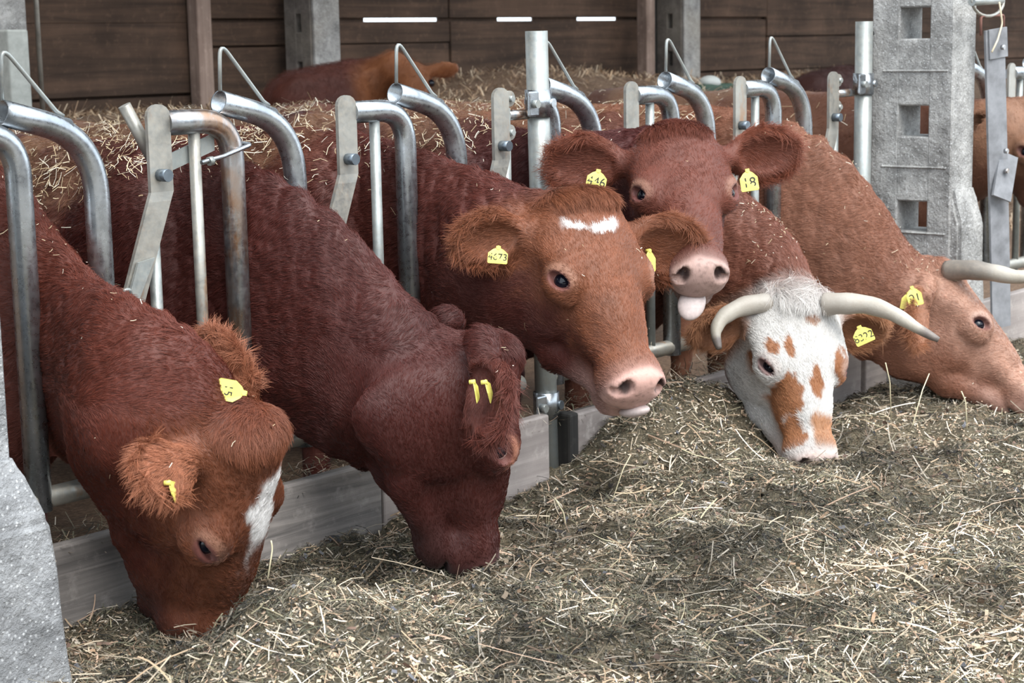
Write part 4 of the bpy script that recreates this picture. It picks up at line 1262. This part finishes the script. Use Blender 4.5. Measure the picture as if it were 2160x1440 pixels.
tag(straw_layer('leaf_flakes', 3500, (.008, .022), (.005, .013), [(.10, .10, .11), (.06, .05, .045), (.30, .20, .13), (.50, .38, .27), (.20, .13, .10)], [3, 3, 2, 2, 2], .25, .35, .35, 5, 2, (.004, .016)), 'dark leaf flakes and husks in the feed', None, None, 'stuff')
# ------------------------------------------------------------------ animals and things at the back of the pen
def resting(label, c, head, col, facec, h=.022, ears=True, seed=31):
    """a calf lying on the litter: trunk, folded legs, neck and head in one skin; c = trunk centre, head = poll"""
    c = np.asarray(c, float); hd = np.asarray(head, float)
    root = empty('resting_calf', (c[0], c[1], c[2]-.3), label, 'calf', 'animals resting at the back of the pen')
    lo = np.minimum(c-[1.0, .6, .5], hd-.45); hi = np.maximum(c+[1.0, .6, .45], hd+.45)
    F = Field(np.arange(lo[0], hi[0], h), np.arange(lo[1], hi[1], h), np.arange(lo[2], hi[2], h))
    F.ell(c, (.46, .28, .24), k=.06); F.ell(c+[.25, 0, .02], (.24, .22, .25), k=.08); F.ell(c-[.28, 0, .02], (.22, .24, .21), k=.08)
    for s in (-1, 1):
        F.cone(c+[.30, s*.2, -.15], c+[.55, s*.26, -.26], .09, .05, .05); F.cone(c+[.55, s*.26, -.26], c+[.30, s*.3, -.28], .05, .04, .03)
        F.cone(c+[-.35, s*.22, -.1], c+[-.05, s*.32, -.25], .13, .06, .05); F.cone(c+[-.05, s*.32, -.25], c+[-.4, s*.36, -.27], .05, .04, .03)
    F.cone(c+[.42, 0, .08], hd+[-.06, .10, -.04], .18, .11, .1)
    R = frame(unit(np.array([-.45, -.55, -.55])), np.array([-.5, -.5, .7])); hs = .92
    Hh = lambda x, y, z: hd+R @ (np.array([x, y*1.25, z*1.2])*hs)
    F.ell(Hh(.06, 0, -.08), np.array([.12, .13, .11])*hs, R, .04); F.ell(Hh(.16, 0, -.06), np.array([.17, .12, .075])*hs, R, .04)
    F.cone(Hh(.2, 0, -.09), Hh(.45, 0, -.1), .085, .065, .04); F.ell(Hh(.48, 0, -.11), np.array([.07, .085, .07])*hs, R, .03)
    for s in (-1, 1):
        F.ell(Hh(.1, s*.055, -.17), np.array([.11, .045, .1])*hs, R, .04)
        if ears:
            b0 = Hh(.02, s*.08, -.07); e1 = unit(R @ np.array([-.05, s, -.05])); Re = np.stack([e1, np.cross(R[:, 0], e1), R[:, 0]], 1)
            F.cone(b0, b0+e1*.08, .04, .04, .03); F.ell(b0+e1*.14, (.10, .07, .03), Re, .02)
    V, Q = F.mesh(); me = np_mesh('body', V, Q)
    nr = np.empty(len(V)*3, np.float32); me.vertex_normals.foreach_get('vector', nr); nr = nr.reshape(-1, 3)
    V = V+nr*((fbm(V, 10, seed, 3)-.5)*.03)[:, None]; me.vertices.foreach_set('co', V.astype(np.float32).ravel())
    hm = sstep(.5, .3, np.linalg.norm(V-Hh(.18, 0, -.08), axis=1))[:, None]
    cc = (np.array(col)[None]*(1-hm)+np.array(facec)[None]*hm)*(.7+.7*fbm(V, 7, seed+2, 3))[:, None]
    set_col(me, cc); link('body', me, SKIN, root, True)
    for s in (-1, 1):
        bm = bmesh.new(); bmesh.ops.create_uvsphere(bm, u_segments=12, v_segments=8, radius=.026)
        for v_ in bm.verts: v_.co += Vector(Hh(.2, s*.1, -.045))
        link('eyeball', bm_mesh('eyeball', bm), EYE, root)
    fl = np.tile(np.array([[-.6, 0, -.6]]), (len(V), 1)); L = np.full(len(V), .05)
    grow_fur(root, me, V, Q, nr, cc, L, fl, np.ones(len(V)), 16000, seed, .6)
    return root
resting('dark red calf lying on the litter against the pierced post', at(692, 214, 5.0), at(866, 130, 4.6), (.085, .022, .013), (.24, .085, .032))
resting('dark brown shaggy calf lying at the back behind the tall steel post', at(1745, 200, 5.0), at(1850, 190, 5.2), (.055, .018, .014), (.10, .03, .02), seed=37)

# pale drinking bowl and trough at the back
p = at(1497, 172, 5.4)
tr = empty('water_trough', (p[0], p[1], p[2]-.25), 'pale round float on a green trough at the back of the pen', 'trough')
bm = bmesh.new(); bmesh.ops.create_uvsphere(bm, u_segments=24, v_segments=12, radius=1)
for v_ in bm.verts: v_.co = Vector((v_.co.x*.11+p[0], v_.co.y*.10+p[1], v_.co.z*.065+p[2]-.01))
for f in bm.faces: f.smooth = True
link('float', bm_mesh('float', bm), mat_plain('pale_plastic', (.55, .58, .56), .5), tr)
link('basin', bm_mesh('basin', box_bm((p[0]-.28, p[1]-.1, p[2]-.22), (p[0]+.28, p[1]+.22, p[2]-.02), .03)), mat_plain('green_plastic', (.03, .07, .045), .6), tr)

# loose straw on the litter
rng = np.random.default_rng(77)
n = 16000
x = rng.uniform(0, 15, n); y = rng.uniform(2.6, 6.9, n)
z = bed_h(x, y)+rng.uniform(0, .03, n)
t = rng.normal(0, 1, (n, 3)); t[:, 2] *= .45; t /= np.linalg.norm(t, axis=1)[:, None]
nn = np.tile(np.array([[0, 0, 1.0]]), (n, 1)); nn -= t*(nn*t).sum(1)[:, None]; nn /= np.linalg.norm(nn, axis=1)[:, None]
vv, ff = blades(np.stack([x, y, z], 1), t, nn, rng.uniform(.05, .2, n), rng.uniform(.004, .009, n), rng, .3)
me = np_mesh('bedding_straw', vv, ff)
pal = np.array([(.66, .49, .33), (.55, .38, .25), (.74, .60, .44), (.36, .24, .15)])
set_col(me, np.repeat(pal[rng.integers(0, 4, n)]*rng.uniform(.7, 1.1, n)[:, None], 6, 0))
tag(link('bedding_straw', me, STRAWM), 'loose brown straw strewn over the litter behind the cows', 'straw', None, 'stuff')

# straw and dirt lying on top of the kerb
n = 2600
x = rng.uniform(-.7, 4.2, n); y = rng.uniform(-.08, .14, n); z = KZ-.05+rng.uniform(0, .05, n)+.02*(fbm(np.stack([x, y, 0*x], 1), 6, 5)-.3)
t = rng.normal(0, 1, (n, 3)); t[:, 2] *= .35; t /= np.linalg.norm(t, axis=1)[:, None]
nn = np.tile(np.array([[0, 0, 1.0]]), (n, 1)); nn -= t*(nn*t).sum(1)[:, None]; nn /= np.linalg.norm(nn, axis=1)[:, None]
vv, ff = blades(np.stack([x, y, z], 1), t, nn, rng.uniform(.015, .08, n), rng.uniform(.0015, .004, n), rng, .3)
me = np_mesh('kerb_litter', vv, ff)
pal = np.array(PALE+GREY)
set_col(me, np.repeat(pal[rng.integers(0, len(pal), n)]*rng.uniform(.7, 1.1, n)[:, None], 6, 0))
tag(link('kerb_litter', me, STRAWM), 'straw and dirt caught on top of the kerb under the barrier', 'straw', None, 'stuff')

# a few long stalks standing out of the feed before the tan cow
for (xa, ya, Ya), (xb, yb_, Yb), w_, lb in (((1880, 860, -.95), (1868, 765, -.95), .0035, "pale bent stalk nearest the patched cow's cheek, before the tan cow's jaw"), ((1925, 872, -.98), (1960, 788, -.95), .0035, "pale leaning stalk standing before the tan cow's jaw"), ((2040, 880, -1.0), (2028, 825, -.98), .004, "short pale stalk standing under the tan cow's chin"), ((1290, 1035, -.6), (1330, 960, -.6), .003, "thin stalk leaning on the feed below the chewing cow's tongue"), ((565, 1195, -.78), (572, 1140, -.78), .003, "thin stalk standing between the blazed cow's cheek and the kerb plank"), ((1200, 1130, -.45), (1170, 1050, -.42), .0045, "pale stalk standing at the foot of the middle post")):
    tag(link('straw_stalk', bm_mesh('straw_stalk', sweep(fillet([at(xa, ya+25, Ya), (at(xa, ya, Ya)+at(xb, yb_, Yb))/2+np.array([.01, 0, .01]), at(xb, yb_, Yb)], .05, 4), w_*.6, 6)), mat_plain('straw_stalk', (.62, .54, .36), .6)), lb, 'stalk', 'stalks standing in the feed')  # all these stalks share one pale straw colour
